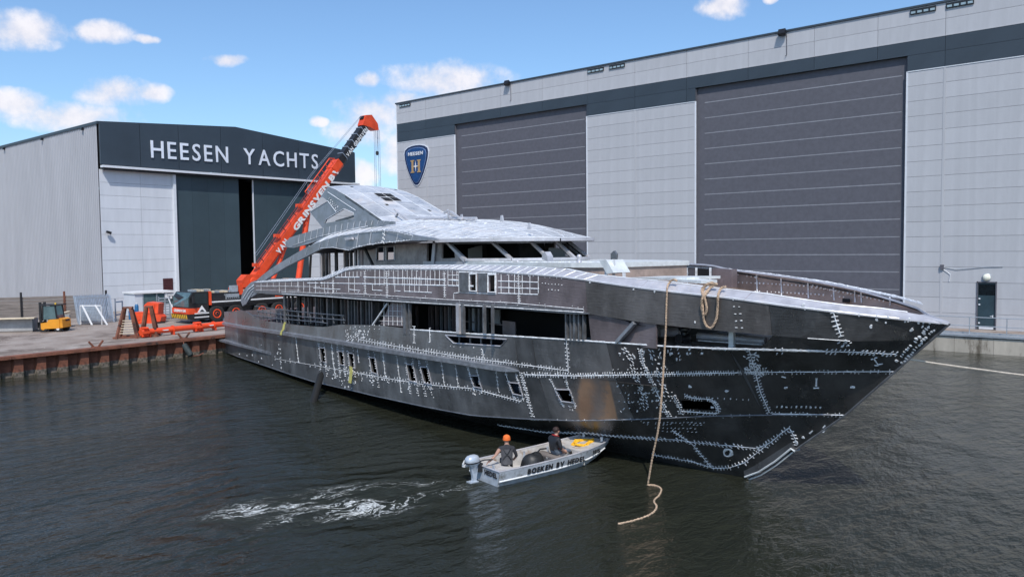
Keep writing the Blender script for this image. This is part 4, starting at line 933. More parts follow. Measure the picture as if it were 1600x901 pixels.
for (x, y) in ((594, 304.5), (608, 305), (605, 311.5), (618, 311.5)):
    s, z = yp(x, y, 0); 
    for _ in range(4):
        s, z = yp(x, y, (0.05)); 
    # find the roof point under this pixel
    best = min(((abs(mastP(s_, q_, 0).z-(yp(x, y, q_*mb_(s_))[1]))+abs(s_-.15*(1-q_*q_)-yp(x, y, q_*mb_(s_))[0]), s_, q_) for s_ in np.arange(15.3, 20, .08) for q_ in np.arange(-.9, .9, .06)))
    _, s_, q_ = best; P = [mastP(s_+a_, q_+b__, .006) for a_, b__ in ((-.28, -.10), (-.28, .10), (.28, .10), (.28, -.10))]
    MB().ext(P, (0, 0, .02)).build('roof_vent_opening', M_VOID, yacht)
for (s_, q_) in ((15.8, .45), (15.8, -.8), (20.3, -.6), (19.6, .35)): MB().ext([mastP(s_+a_, q_+b__, .004) for a_, b__ in ((-.09, -.03), (-.09, .03), (.09, .03), (.09, -.03))], (0, 0, .015)).build('small_hole_cover', M_VOID, yacht)
sp_ = [(s, mz(s)-.03) for s in (15.2, 16.2, 17.5, 19, 20.5, 21.9, 22.5)]+px_sz([(604, 353), (552, 350), (505, 357), (497, 347), (484, 331), (512, 314), (502, 306)], 2.2)
hp_ = [px_sz([(506, 349), (509, 343), (537, 326), (553, 333), (553, 341)], 2.2)]
for side in (1, -1): sheet('mast_side_plate', sp_, hp_, lambda s, z: 2.2, 0.10, M_WING, side=side)
for ln in ([(484, 331), (512, 314)], [(512, 314), (525, 331)], [(507, 349), (509, 343), (537, 326), (553, 333)], [(512, 300), (556, 329)]): seam(ln, tk=0, b=2.22, lw=.05, key='mast_welds')
seam([(514, 312), (527, 326)], line=False, tk=3, b=2.22, tl=.1, key='mast_welds')
a = yp(520, 346, 2.0); b = yp(553, 336, 2.0); MB().bar(YP(a[0], 1.8, a[1]), YP(b[0], 1.8, b[1]), .1).build('mast_brace', M_FRAME, yacht)
# ---- wheelhouse
WB = [(30.35, 3.0), (31.95, 1.95), (32.6, .65), (32.6, -.65), (31.95, -1.95), (30.35, -3.0)]; WT = [(29.0, 3.0), (30.6, 1.95), (31.4, .65), (31.4, -.65), (30.6, -1.95), (29.0, -3.0)]
ZS, ZT = 6.58, 7.3
for (s0, b0), (s1, b1) in zip(WB, WT):
    MB().bar(YP(s0, b0, ZS), YP(s1, b1, ZT), 0.13, 0.10, up=AX).build('windscreen_pillar', M_CAP, yacht)
    MB().bar(YP(s0-.12, b0*.96, ZS), YP(s1-.12, b1*.96, ZT), 0.05, 0.05, up=AX).build('pillar_liner', M_BLACK, yacht)
for (p0, p1) in zip(WB[:-1], WB[1:]):
    MB().bar(YP(p0[0], p0[1], ZS), YP(p1[0], p1[1], ZS), 0.12, 0.10).build('window_sill', M_CAP, yacht)
    MB().ext([YP(p0[0], p0[1], 6.2), YP(p1[0], p1[1], 6.2), YP(p1[0], p1[1], ZS-.05), YP(p0[0], p0[1], ZS-.05)], -AX*.05).build('windscreen_apron', M_WHT, yacht)
for (p0, p1) in zip(WT[:-1], WT[1:]): MB().bar(YP(p0[0], p0[1], ZT-.05), YP(p1[0], p1[1], ZT-.05), 0.12, 0.10).build('window_head', M_FRAME, yacht)
for side in (1, -1):
    b = 3.0*side
    out_ = [(20.6, 5.1), (30.3, 5.1), (30.3, 6.55), (28.95, 7.28), (20.6, 7.2)]
    hz = [px_sz(p_, 3.0) for p_ in ([(589, 385.5), (601, 385), (601, 407), (589, 407.5)], [(604, 385), (617, 384.5), (617, 406), (604, 407)], [(667, 380), (676, 379.5), (675, 412), (667, 412)], [(690, 380), (697, 379.5), (710, 393), (711, 403), (690, 404)])]
    sheet('wheelhouse_side', out_, hz, lambda s, z: 3.0, 0.08, M_WHS, side=side)
    for h in hz[:2]: MB().tube([YP(s, b+.02*side, z) for s, z in h+[h[0]]], .04, 5).build('window_frame', M_CAP, yacht)
    MB().ext([YP(27.1, b, 6.15), YP(30.3, b, 6.15), YP(30.3, b, 6.5), YP(27.1, b, 6.5)], NN*.04*side).build('side_apron', M_CAP, yacht)
    a_ = yp(679, 378, 3.06); c_ = yp(676, 413, 3.06); MB().bar(YP(a_[0], 3.06*side, a_[1]), YP(c_[0], 3.06*side, c_[1]), .22, .05, up=NN).build('door_post', M_CAP, yacht)
    MB().bar(YP(29.0, 3.03*side, ZT), YP(30.35, 3.03*side, ZS-.05), .12, .08, up=NN).build('raked_post', M_CAP, yacht)
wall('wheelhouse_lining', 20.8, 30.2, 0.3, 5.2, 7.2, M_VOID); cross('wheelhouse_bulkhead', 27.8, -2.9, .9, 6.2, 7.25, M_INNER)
MB().ext([YP(27.9, .6, 6.4), YP(27.9, 1.3, 6.4), YP(27.9, 1.3, 7.0), YP(27.9, .6, 7.15)], AX*.05).build('inner_panel', M_PAN, yacht)
MB().ext([YP(30.6, -1.8, 6.4), YP(30.6, -.9, 6.4), YP(30.6, -.9, 7.0), YP(30.6, -1.8, 7.0)], AX*.05).build('inner_panel', M_DOORG, yacht)
deck('wheelhouse_floor', 24, 32.4, lambda s: 6.2, lambda s: 2.9 if s < 30.2 else 2.9-(s-30.2)*1.2, M_INNER)
# studs of the open aft wall of the upper deck
for x, w_, m_ in ((502, .10, M_CAP), (506, .12, M_INNER), (511, .16, M_INNER), (515, .10, M_BRN), (526, .18, M_INNER), (539, .10, M_BRN), (543, .16, M_INNER), (549, .14, M_INNER), (556, .12, M_FRAME), (561, .08, M_CAP), (566, .14, M_UPPR)):
    stud(x, 434 if x < 530 else 420, 388, 3.0, w_*1.6, m_, 'wall_frame', .08)
a = yp(570, 388, 3.5); b = yp(583, 415, 3.5); MB().bar(YP(a[0], 3.5, a[1]), YP(b[0], 3.5, b[1]), .10).build('brace', M_INNER, yacht)
a = yp(486, 392, 3.2); b = yp(484, 434, 3.2); MB().bar(YP(a[0], 3.2, a[1]), YP(b[0], 3.2, b[1]), .10).build('wall_frame', M_INNER, yacht)
MB().bar(YP(9.5, 3.6, 5.35), YP(15, 3.6, 5.4), .05).bar(YP(10, -3.3, 5.4), YP(16, -3.3, 5.45), .06).build('aft_rail', M_FRAME, yacht)
for k in range(9): MB().box(YP(9.6+k*.62, 2.6-.15*(k % 3), 5.22), (.3, .3, .28)).build('deck_fitting', random.choice((M_FRAME, M_CAP, M_BRN)), yacht)
# ---- foredeck house and gear
fh = [(30.4, 2.9), (33.5, 2.75), (36.0, 2.45), (37.2, 1.9), (37.2, -1.9), (36.0, -2.45), (33.5, -2.75), (30.4, -2.9)]
def fz(s): return 6.5 if s < 36 else 6.38
MB().ext([YP(s, b, 5.0) for s, b in fh], (0, 0, 1.34)).build('foredeck_house', M_BRN, yacht)
MB().ext([YP(s+.06, b*1.03, 6.34) for s, b in fh], (0, 0, .16)).build('foredeck_house_top', M_WHT, yacht)
for k in range(60): s = random.uniform(30.6, 37); tick(YP(s, 2.6-(max(0, s-33)*.22), 6.505), AX, Vector((0, 0, 1)), .3, .08, key='deck_welds')
for (x, y) in ((905, 404), (1.0*809, 413)): s, z = yp(x, y, 2.0); MB().lathe(YP(s, 2.0, z-.12), (0, 0, 1), [(0, .1), (.1, .06), (.2, .09), (.26, .05)], 10).build('deck_eye', M_CAP, yacht, True)
P, N = resolve([(856, 405), (865, 408), (864, 400), (860, 393), (856, 397)], b=2.9); MB().ext(P, NN*.25).build('search_light_box', M_CAP, yacht)
P, N = resolve([(957, 406), (965, 406), (966, 397), (962, 391.5), (957, 396)], b=2.2); MB().ext(P, NN*.08).build('lifting_lug', M_FRAME, yacht)
P, N = resolve([(962, 406), (973, 405), (985, 425), (974, 427)], b=2.4); MB().ext(P, NN*.7).build('inclined_locker', M_WHT, yacht)
for (x, y0, y1) in ((947, 408, 430), (959, 405, 430), (975, 426, 434)): P, N = resolve([(x, y0), (x, y1)], b=2.9); MB().bar(P[0], P[1], .07).build('stanchion', M_WELD, yacht)
P, N = resolve([(1012, 434), (1100, 434)], b=1.2); MB().bar(P[0], P[1], 1.5, .08).build('foredeck_hatch', M_WHT, yacht)
P, N = resolve([(1060, 437), (1108, 440)], b=1.8); MB().bar(P[0], P[1], .7, .08).build('foredeck_hatch', M_WHT, yacht)
P, N = resolve([(994, 444), (994, 420), (1012, 420), (1012, 444)], b=-2.7); MB().ext(P, NN*.05).build('side_gate', M_PAN, yacht)
P, N = resolve([(1090, 440), (1090, 420), (1109, 420), (1109, 440)], b=-2.85); MB().ext(P, NN*.05).build('side_gate_opening', M_VOID, yacht)
P, N = resolve([(1113, 447), (1113, 419), (1143, 421), (1143, 449)], b=-2.5); MB().ext(P, -NN*.3).build('brown_locker', M_UPPR, yacht)
for x in (1012, 1073, 1088, 1110): P, N = resolve([(x, 443), (x, 418)], b=-2.75); MB().bar(P[0], P[1], .06).build('bulwark_stay', M_WELD, yacht)
# inner face of the far bulwark: rows of marks
for y0, y1 in ((416, 418.5), (426, 426.5)): seam([(1015, y0), (1075, y1)], line=False, tk=5, both=False, tl=.08, tw=.08, side=-1, off=-.15, spread=0, lean=0, key='far_bulwark_welds')
for pts in ([(1147, 441), (1200, 443), (1250, 446), (1300, 453), (1330, 459), (1380, 470)], [(1147, 428), (1180, 433), (1182, 434)], [(1180, 455), (1230, 457), (1280, 460), (1318, 464)], [(1270, 446), (1310, 456)]):
    seam(pts, line=False, tk=5, both=False, tl=.1, tw=.09, side=-1, off=-.15, spread=0, lean=0, key='far_bulwark_welds', prob=.95)
for x in (1182, 1220, 1262, 1302, 1335, 1345, 1390): seam([(x, 428+(x-1180)*.17), (x+1, 458+(x-1180)*.09)], line=True, tk=0, side=-1, off=-.13, lw=.05, key='far_bulwark_welds')
seam([(990, 411.5), (1060, 416), (1140, 421), (1200, 428), (1300, 442), (1400, 463), (1440, 474)], line=True, tk=5, tl=.08, tw=.08, side=-1, off=-.12, lw=.07, spread=.02, key='far_bulwark_welds')
P, N = resolve([(1317, 466), (1317, 472), (1328, 473), (1328, 467)], side=-1, off=-.16); MB().ext(P, NN*.03).build('fairlead_opening', M_VOID, yacht)
# lines of weld marks on the hull side
seam([(560, 530), (620, 541), (720, 557), (820, 570), (888, 579)], tk=3.4, tl=.13, tw=.045, lw=.03)
seam([(600, 546), (720, 562), (760, 568)], line=False, tk=3.2, tl=.10, both=False)
seam([(820, 585), (900, 587), (1000, 585), (1100, 583), (1200, 581)], tk=3.2, tl=.15, tw=.06, lw=.05)
seam([(1200, 581), (1300, 580.5), (1396, 580)], tk=5, tl=.10, tw=.06, lw=.035, prob=.6)
seam([(560, 583), (600, 590), (660, 600), (740, 607), (815, 627)], tk=3.6, tl=.13, tw=.045, lw=.03, prob=.9)
seam([(430, 560), (500, 572), (560, 583)], tk=6, tl=.08, prob=.7, lw=.02)
seam([(814, 582), (820, 605), (826, 628), (832, 650)], tk=3.2, tl=.13, tw=.06)
seam([(885, 531), (886, 550), (888, 578)], tk=4, tl=.1, tw=.07)
seam([(754, 546), (755, 558)], tk=3, tl=.08); seam([(704, 538), (745, 541)], line=False, tk=4, tl=.06, both=False)
seam([(435, 525), (437, 545), (440, 585)], line=False, tk=5, tl=.10, prob=.8); seam([(518, 535), (520, 560), (524, 590)], tk=6, tl=.09, prob=.8)
seam([(647, 510), (647, 535)], tk=7, tl=.08); seam([(671, 512), (672, 534)], tk=9, tl=.08)
for h in ports_px[:-1]:
    (x0, y0), (x1, y1), (x2, y2), (x3, y3) = h; dxl = (x3-x0)/(y3-y0)
    for (xa_, ya_), (xb_, yb_) in (((x0, y0), (x3, y3)), ((x1, y1), (x2, y2))):
        up_ = 13 if x0 < 780 else 16; dn = 20 if x0 < 700 else 8
        seam([(xa_-1-dxl*up_*.6, ya_-up_), (xb_+dxl*dn*.5, yb_+dn)], line=x0 > 700, tk=3.0, tl=.08, tw=.05, prob=.7, lw=.03, spread=.07)
    dots([((x2+x3)/2, (y2+y3)/2+8)], 7, jx=8, jy=5)
dots([(540, 600), (548, 598), (560, 590), (602, 590), (525, 585)], 8, jx=9, jy=8)
dots([(x, 545+random.uniform(0, 30)) for x in range(365, 440, 12)], 2, jx=8, jy=14)
seam([(600, 510), (540, 514)], line=False, tk=6, tl=.06, prob=.8); dots([(560, 521), (572, 527), (552, 528), (566, 519)], 9, jx=10, jy=6)
seam([(551+10*math.cos(t), 522+6*math.sin(t)) for t in np.linspace(0, 6.28, 14)], line=False, tk=3, tl=.06)
# dense cluster of marks on the forward hull
seam([(1000, 545), (1003, 560), (1010, 578), (1020, 600), (1032, 625), (1045, 650)], tk=3, tl=.13, tw=.06, prob=.8, lw=.04)
seam([(975, 545), (985, 560), (990, 580), (1005, 615), (1010, 640)], line=False, tk=4, tl=.2, tw=.045, lean=1.3, prob=.8); seam([(1018, 548), (1024, 575), (1034, 600), (1044, 625)], line=False, tk=5, tl=.2, tw=.045, lean=1.3, prob=.8)
for y_, xa_, xb_ in ((577, 958, 1042), (602, 958, 1020), (614, 970, 1050), (627, 968, 1048), (638, 975, 1010)):
    seam([(xa_, y_), (xb_, y_-1)], line=False, tk=6, tl=.11, tw=.05, both=False, lean=2.2, spread=.02, prob=.8)
dots([(1000+random.uniform(-35, 45), 550+random.uniform(0, 95)) for _ in range(34)], 2, l=.12, w_=.06, jx=4, jy=4)
dots([(990+i*14, 552+random.uniform(-3, 10)) for i in range(7)], 3, l=.14, w_=.06, ang=1.2)
for i, y_ in enumerate((659, 662, 668, 673)): seam([(1000+i*12, y_), (1100-i*4, y_+1)], line=False, tk=5, tl=.13, tw=.03, both=False, lean=3, spread=.02, prob=.75)
seam([(1170, 545), (1175, 562), (1180, 581), (1188, 612), (1202, 644)], tk=3.4, tl=.17, tw=.04, lean=-.5, prob=.95)
dots([(1172, 560), (1180, 575), (1185, 579), (1176, 570)], 12, l=.2, w_=.05, jx=12, jy=8)
seam([(1302, 488), (1308, 508), (1314, 525)], tk=4.5, tl=.22, tw=.04, lean=0, prob=1, spread=.06); dots([(1316, 534), (1322, 538)], 6, l=.12, ang=.3, jx=8)
for xx in (1147, 1155): seam([(xx-1, 468), (xx+4, 512)], line=False, tk=7.5, tl=.13, tw=.06, both=False, lean=0, spread=.01, prob=1)
seam([(1292, 549), (1340, 550), (1400, 553)], tk=5.2, tl=.2, tw=.07, lean=.6, lw=.04, prob=.9); seam([(1112, 544.5), (1200, 546.5), (1292, 549)], tk=0, lw=.09)
seam([(640, 514.5), (740, 521.5), (887, 530.5), (960, 535.5), (1050, 541.5), (1112, 544)], tk=0, lw=.06)
for xx in (1212, 1222, 1030, 1048, 1060, 1078, 1094, 1133, 1096): seam([(xx, 545.5), (xx+1, 552)], line=False, tk=4, tl=.16, tw=.09, both=False, lean=-2, spread=.02)
seam([(1442, 507), (1452, 508)], line=False, tk=5, tl=.16, tw=.1); seam([(1455, 514), (1440, 528), (1425, 545), (1405, 565)], line=False, tk=3.4, tl=.16, tw=.11, lean=.2, spread=.14, prob=.9)
seam([(1262, 528), (1328, 532.5)], tk=0, lw=.012); seam([(1365, 560), (1372, 570)], line=True, tk=8)
seam([(1070, 618), (1085, 622), (1112, 624), (1121, 634), (1123, 645)], tk=2.8, tl=.13, tw=.06, lw=.05); seam([(1052, 618), (1060, 632), (1064, 646)], tk=3, tl=.12, tw=.06); seam([(1064, 642), (1119, 646)], tk=4, lw=.06, tl=.08)
seam([(1122, 622), (1170, 624)], line=False, tk=8, tl=.1, tw=.06, both=False, spread=.01); seam([(1214, 635), (1282, 636)], line=False, tk=6, tl=.14, tw=.09, both=False, spread=.01, prob=1)
seam([(1206, 646), (1318, 648)], tk=5, tl=.08, lw=.05, prob=.6); seam([(830, 655.5), (900, 657), (1000, 655), (1100, 650.5), (1200, 648)], tk=11, tl=.06, lw=.05, prob=.4)
seam([(780, 664), (853, 675), (915, 676), (960, 681), (1064, 687), (1080, 690), (1184, 700)], tk=5, tl=.16, tw=.045, lean=-.8, lw=.02)
seam([(1184, 700), (1205, 690), (1220, 677), (1233, 668), (1240, 680), (1246, 694)], tk=4, tl=.14, tw=.06, lw=.04); seam([(1020, 710), (1080, 720), (1115, 731), (1140, 730), (1162, 723), (1184, 706), (1204, 690)], tk=4, tl=.16, tw=.06, lw=.03)
seam([(1050, 672), (1080, 692), (1097, 712), (1110, 728)], tk=4, tl=.14, tw=.05, prob=.9)
seam([(1137+6*math.cos(t), 707+5.5*math.sin(t)) for t in np.linspace(0, 6.28, 14)], tk=0, lw=.10)
for ln in ([(1275, 603), (1276, 590)], [(1271, 606), (1280, 606)], [(1221, 588), (1228, 590)], [(1265, 677), (1270, 672)], [(1286, 668), (1290, 664)]): seam(ln, tk=0, lw=.06)
dots([(1228, 606), (1333, 605), (1078, 603), (1136, 611), (1112, 637), (1371, 499), (1286, 673), (1255, 683), (1244, 690), (1425, 515), (1420, 500)], 2, l=.16, w_=.1, jx=2, jy=1)
for (x, y) in ((1255, 476), (1258, 482), (1342, 492), (1370, 494), (1388, 496), (1414, 502), (1435, 504), (922, 441), (990, 452), (1023, 455), (1086, 503), (1361, 510), (1384, 504)): dots([(x, y)], 1, l=.14, w_=.09, ang=1.4, jx=0, jy=0)
# white grid of grinding lines on the upper bulwark
def gl_(pts, lw=.035, tk=0): seam(pts, tk=tk, lw=lw, tl=.07, key='bulwark_welds')
x = 586.0
while x < 694: gl_([(x, 421), (x, 432)]); gl_([(x, 432), (x, 446)]) if random.random() < .9 else None; x += 7.2
for x in np.arange(528, 566, 6): gl_([(x, 424), (x, 432)])
for x in np.arange(408, 520, 9.5): gl_([(x, 440), (x, 448 if int(x) % 2 else 457)], .02)
for x in np.arange(700, 718, 7): gl_([(x, 422), (x, 446)], .025)
gl_([(400, 447), (440, 447), (500, 448)], .03); gl_([(400, 453), (470, 454)], .02); gl_([(700, 430), (717, 430)], .03)
for (xa_, ya_, yb_) in ((462, 527, 565), (558, 543, 566), (598, 552, 588), (620, 556, 612), (690, 566, 602), (712, 570, 604), (775, 577, 612)):
    seam([(xa_, ya_), (xa_+(yb_-ya_)*.12, yb_)], line=True, tk=4.5, tl=.06, tw=.05, prob=.7, lw=.018, spread=.06)
for x in (466, 493, 507, 520, 545, 554, 617, 632, 640, 648, 655, 668): gl_([(x, 432 if x > 520 else 440), (x, 456 if x > 520 else 458)], .025)
for a_, b_ in (((524, 433), (562, 433)), ((568, 433), (605, 434)), ((606, 434), (696, 437)), ((700, 437), (717, 438))): gl_([a_, b_], .07)
for a_, b_ in (((600, 443), (612, 444)), ((612, 444), (698, 446)), ((700, 446), (740, 447)), ((560, 443), (600, 444)), ((500, 442), (562, 443)), ((480, 442), (498, 442))): gl_([a_, b_], .06)
for a_, b_ in (((632, 455), (675, 457)), ((618, 454), (626, 455)), ((545, 443), (562, 443)), ((546, 452), (563, 454)), ((545, 443), (545, 452)), ((582, 453), (598, 454)), ((490, 450), (532, 452)), ((582, 444), (582, 453))): gl_([a_, b_], .05)
for x_ in (570, 604, 694, 810, 520): gl_([(x_, 424 if x_ < 700 else 428), (x_+1, 458 if x_ < 600 else (464 if x_ < 700 else 474))], .04, 3)
for x in (783, 795, 804, 816, 828, 841): gl_([(x, 428), (x, 458)], .035)
for y_ in (440, 450, 459): gl_([(778, y_-1), (841, y_+1)], .05)
for y_ in (442, 451): seam([(842, y_), (878, y_+3)], line=False, tk=4, tl=.07, tw=.07, both=False, spread=.01, lean=0, key='bulwark_welds')
gl_([(709, 458), (718, 457)]); gl_([(709, 458), (709, 466)]); gl_([(717, 425), (717, 456), (745, 458), (775, 459), (775, 427), (717, 425)], .06)
seam([(560, 420.5), (700, 421.5), (760, 424.5), (870, 432.5), (905, 437)], line=True, tk=3, tl=.06, tw=.05, both=False, spread=.07, lw=.03, key='bulwark_welds')
seam([(440, 459), (508, 463), (560, 467), (640, 472), (730, 477), (800, 481), (912, 488)], line=True, tk=0, off=.11, lw=.03, key='bulwark_welds')
seam([(440, 456), (560, 459), (700, 468), (800, 473), (912, 483)], line=True, tk=7, tl=.05, tw=.03, off=.02, lw=.025, prob=.5, key='bulwark_welds')
# hatch marks across the sloping cap rail
for s in np.arange(9, sB, 0.42):
    for side in (1,):
        p0 = C6.P(s, .015, .008); p1 = YP(s+.22, C7.b(s+.22), C7.z(s+.22)+.008); u_ = (p1-p0).cross(AX).normalized(); u_ = u_ if u_.z > 0 else -u_
        bead([p0, (p0+p1)/2, p1], [u_]*3, .035, .010, 'cap_welds')
for c in (C6, C7):
    sq = np.arange(9, 46.5, .4); bead([c.P(s, .0, .012) for s in sq], [(Vector((0, 0, 1))+NN*.5).normalized()]*len(sq), .05 if c is C7 else .03, .01, 'cap_welds')
M_BEAD = mat('roof_seams', (0.74, 0.75, 0.77), 0.4, 0.2, var=0.2, scale=5)
for k, mb_w in weld.items(): tag(mb_w.build(k, M_BEAD if k in ('roof_welds', 'mast_welds', 'cap_welds', 'wing_welds') else M_WELD, yacht, fix=False), kind='stuff')
# ---- ropes and straps
M_ROPE = mat('manila_rope', (0.46, 0.33, 0.23), 0.9, var=0.3, scale=14, bump=.6, bscale=40)
def twisted(mb, pts, r):
    """rope of three strands laid round each other"""
    P = [Vector(p) for p in pts]; D = []
    for a, b in zip(P[:-1], P[1:]):
        k = max(1, int((b-a).length/(r*2.2))); D += [a.lerp(b, i/k) for i in range(k)]
    D.append(P[-1]); t = 0
    for j in range(3):
        Q = []; ph = 2*math.pi*j/3; acc = 0
        for i, p in enumerate(D):
            d = (D[min(i+1, len(D)-1)]-D[max(i-1, 0)]).normalized(); u = d.cross(Vector((.3, .9, .2))).normalized(); v = d.cross(u)
            if i: acc += (D[i]-D[i-1]).length
            a = ph+acc/(r*1.35); Q.append(p+(u*math.cos(a)+v*math.sin(a))*r*.52)
        mb.tube(Q, r*.56, 5)
    return mb
def smooth(pts, n=6):
    P = [Vector(p) for p in pts]; out = []
    for i in range(len(P)-1):
        p0 = P[max(i-1, 0)]; p1 = P[i]; p2 = P[i+1]; p3 = P[min(i+2, len(P)-1)]
        for j in range(n):
            t = j/n; out.append(0.5*((2*p1)+(p2-p0)*t+(2*p0-5*p1+4*p2-p3)*t*t+(-p0+3*p1-3*p2+p3)*t**3))
    return out+[P[-1]]
def capP(x, y, up=.04):
    s, b, z = surf(x, y, off=-.15); return YP(s, b, z+up)
top_ = hullP(1042, 456, .06); wat = at(1012, 757, Z=.03); L1 = hullP(1040, 520, .07)
rp = smooth([capP(1058, 441), capP(1052, 440, .06), capP(1046, 445, .06), top_, L1], 5)
P2 = Vector((top_.x, top_.y, 2.2)).lerp(Vector((wat.x, wat.y, 2.2)), .35); P3 = Vector((top_.x, top_.y, .9)).lerp(Vector((wat.x, wat.y, .9)), .75)
rp += smooth([L1, P2, P3, wat], 6)[1:]
rp += smooth([wat]+[at(x, y, Z=.02) for x, y in ((1024, 758), (1033, 763), (1030, 773), (1022, 782), (1026, 792), (1016, 803), (992, 812), (966, 818))], 5)[1:]
tag(twisted(MB(), rp, .032).build('hanging_rope', M_ROPE), 'long brown rope hanging from the bow cap rail down into the water', 'rope')
path = [(1134, 451), (1127, 453), (1122, 462), (1121, 480), (1119, 498), (1111, 512), (1101, 504), (1098, 480), (1099, 455), (1108, 446), (1120, 447), (1110, 452), (1100, 462), (1097, 455), (1104, 447), (1114, 445), (1106, 456), (1098, 464), (1096, 480), (1101, 492), (1104, 480), (1100, 462)]
pp = [(capP(x, y, .05) if y < 457 else hullP(x, y, .07+.015*(i % 3))) for i, (x, y) in enumerate(path)]
tag(twisted(MB(), smooth(pp, 5), .036).build('coiled_rope', M_ROPE), 'brown rope coil looped over the bow bulwark right of the hanging rope', 'rope')
A_ = YP(46.0, -.15, 4.1); B_ = Vector((57.0, -16.0, 1.3)); pts = []
for i in range(25):
    t = i/24; p = A_.lerp(B_, t); p.z = A_.z+(B_.z-A_.z)*t-4*1.1*t*(1-t); pts.append(p)
tag(twisted(MB(), pts, .025).build('mooring_line', mat('pale_rope', (0.6, 0.53, 0.45), 0.9, var=.2, scale=9)), 'pale mooring line running from the bow off to the right', 'rope')
M_YEL = mat('yellow_strap', (0.62, 0.55, 0.16), 0.8, var=.3, scale=8)
def strap(px, w_, lab):
    P, N = resolve(px, off=.17); mb = MB()
    rows = [[p-AX*w_/2, p+AX*w_/2, p+AX*w_/2+NN*.02, p-AX*w_/2+NN*.02, p-AX*w_/2] for p in P]; mb.grid(rows); return tag(mb.build('yellow_strap', M_YEL), lab, 'strap', 'yellow straps on the hull')
strap([(446, 503), (444, 508), (443, 514), (440, 518), (439, 523)], .28, 'yellow strap draped over the rubbing rail near the stern')
strap([(548, 572), (549, 580), (548, 590), (547, 598)], .30, 'frayed yellow strap hanging out of a porthole amidships')
# thin stay wire from the roof
s0_, z0_ = yp(808, 375, 1.6); s1_, z1_ = yp(918, 385, -3)
fl = MB(); a = at(508, 580, Z=1.0); 
P, N = resolve([(502, 582)], off=.25); Q = at(490, 628, Z=-0.05)
fd = thing('hull_fender', Q, 'dark cylindrical fender leaning against the yacht hull at the waterline', 'fender')
MB().tube([P[0], P[0].lerp(Q, .1), P[0].lerp(Q, .5), Q+(Q-P[0])*.3], .3, 14, radii=[.08, .16, .17, .17]).build('fender_body', mat('black_rubber', (.008, .008, .008), .7, var=.3, scale=3), fd, True)
MB().tube([P[0], P[0]+Vector((0, 0, .7))-NN*.1], .02, 5).build('fender_line', M_BLACK, fd)
# ================================================================== yard things on the left quay
M_ORG = mat('signal_orange', (0.76, 0.075, 0.02), 0.42, var=0.16, scale=1.5, rvar=.12, stain=((0.36, 0.05, 0.025), 2.2, 0.60))
M_BLK = mat('chassis_black', (0.018, 0.018, 0.02), 0.42, var=0.3, scale=2)
M_TYRE = mat('tyre_rubber', (0.022, 0.021, 0.021), 0.8, var=0.3, scale=5)
M_GLS = mat('cab_glass', (0.10, 0.16, 0.17), 0.08, 0.2, var=0.3, scale=1.2)
M_WHP = mat('white_paint', (0.75, 0.75, 0.75), 0.45, var=0.06)
M_YELP = mat('forklift_yellow', (0.72, 0.29, 0.02), 0.4, var=0.12, scale=2)
M_HAZ = mat('hazard_yellow', (0.70, 0.42, 0.03), 0.5)
M_WOOD = mat('weathered_wood', (0.18, 0.155, 0.14), 0.9, var=0.3, scale=3, stretch=(.3, .3, 3), bump=.4)
M_PLANK = mat('fresh_planks', (0.62, 0.52, 0.38), 0.8, var=0.18, scale=3)
M_GREYC = mat('grey_concrete', (0.33, 0.33, 0.33), 0.9, var=0.2, scale=1.5, bump=.3)
M_BLUE = mat('blue_paint', (0.02, 0.13, 0.30), 0.4, var=0.2)
M_STEEL = mat('steel_blue_grey', (0.30, 0.35, 0.42), 0.45, 0.3, var=0.2, scale=4)
YB = 60.2; XF = 31.85; GZ = G0
tr_ = thing('mobile_crane', (37, 61.5, GZ), 'orange and black mobile crane parked behind the stern with its boom raised', 'crane')
def bx(x0, x1, y0, y1, z0, z1, name, m, par=None, bev=0.0):
    o = MB().box(((x0+x1)/2, (y0+y1)/2, (z0+z1)/2), (x1-x0, y1-y0, z1-z0)).build(name, m, par)
    return o
# cab with raked windscreen
cab = MB().ext([(XF+.10, YB, 2.35), (XF+1.75, YB, 2.35), (XF+1.75, YB, 3.72), (XF+.42, YB, 3.72), (XF+.12, YB, 3.3)], (0, 2.7, 0)).build('cab', M_BLK, tr_)
bx(XF+.02, XF+1.0, YB-.02, YB+2.72, 1.95, 2.42, 'front_panel', M_ORG, tr_)
bx(XF-.05, XF+.5, YB, YB+2.7, 1.55, 1.93, 'bumper', M_BLK, tr_)
for k in range(9):
    y_ = YB+.1+k*.29; MB().ext([(XF-.055, y_, 1.58), (XF-.055, y_+.14, 1.58), (XF-.055, y_+.28, 1.90), (XF-.055, y_+.14, 1.90)], (-.012, 0, 0)).build('hazard_stripe', M_HAZ, tr_)
MB().ext([(XF+.10, YB+.12, 2.5), (XF+.10, YB+2.58, 2.5), (XF+.11, YB+2.58, 3.28), (XF+.40, YB+2.5, 3.66), (XF+.40, YB+.2, 3.66), (XF+.11, YB+.12, 3.28)], (-.05, 0, .01)).build('windscreen', M_GLS, tr_)
MB().ext([(XF+.45, YB-.012, 2.75), (XF+1.6, YB-.012, 2.75), (XF+1.6, YB-.012, 3.6), (XF+.55, YB-.012, 3.6)], (0, -.015, 0)).build('door_window', mat('dark_cab_glass', (.02, .03, .035), .1), cab)
MB().ext([(XF+.75, YB-.012, 2.05), (XF+1.55, YB-.012, 2.05), (XF+1.15, YB-.012, 2.62)], (0, -.02, 0)).build('triangle_badge', M_WHP, cab)
MB().ext([(XF+.95, YB-.04, 2.12), (XF+1.35, YB-.04, 2.12), (XF+1.15, YB-.04, 2.30)], (0, -.01, 0)).build('badge_mark', M_BLK, cab)
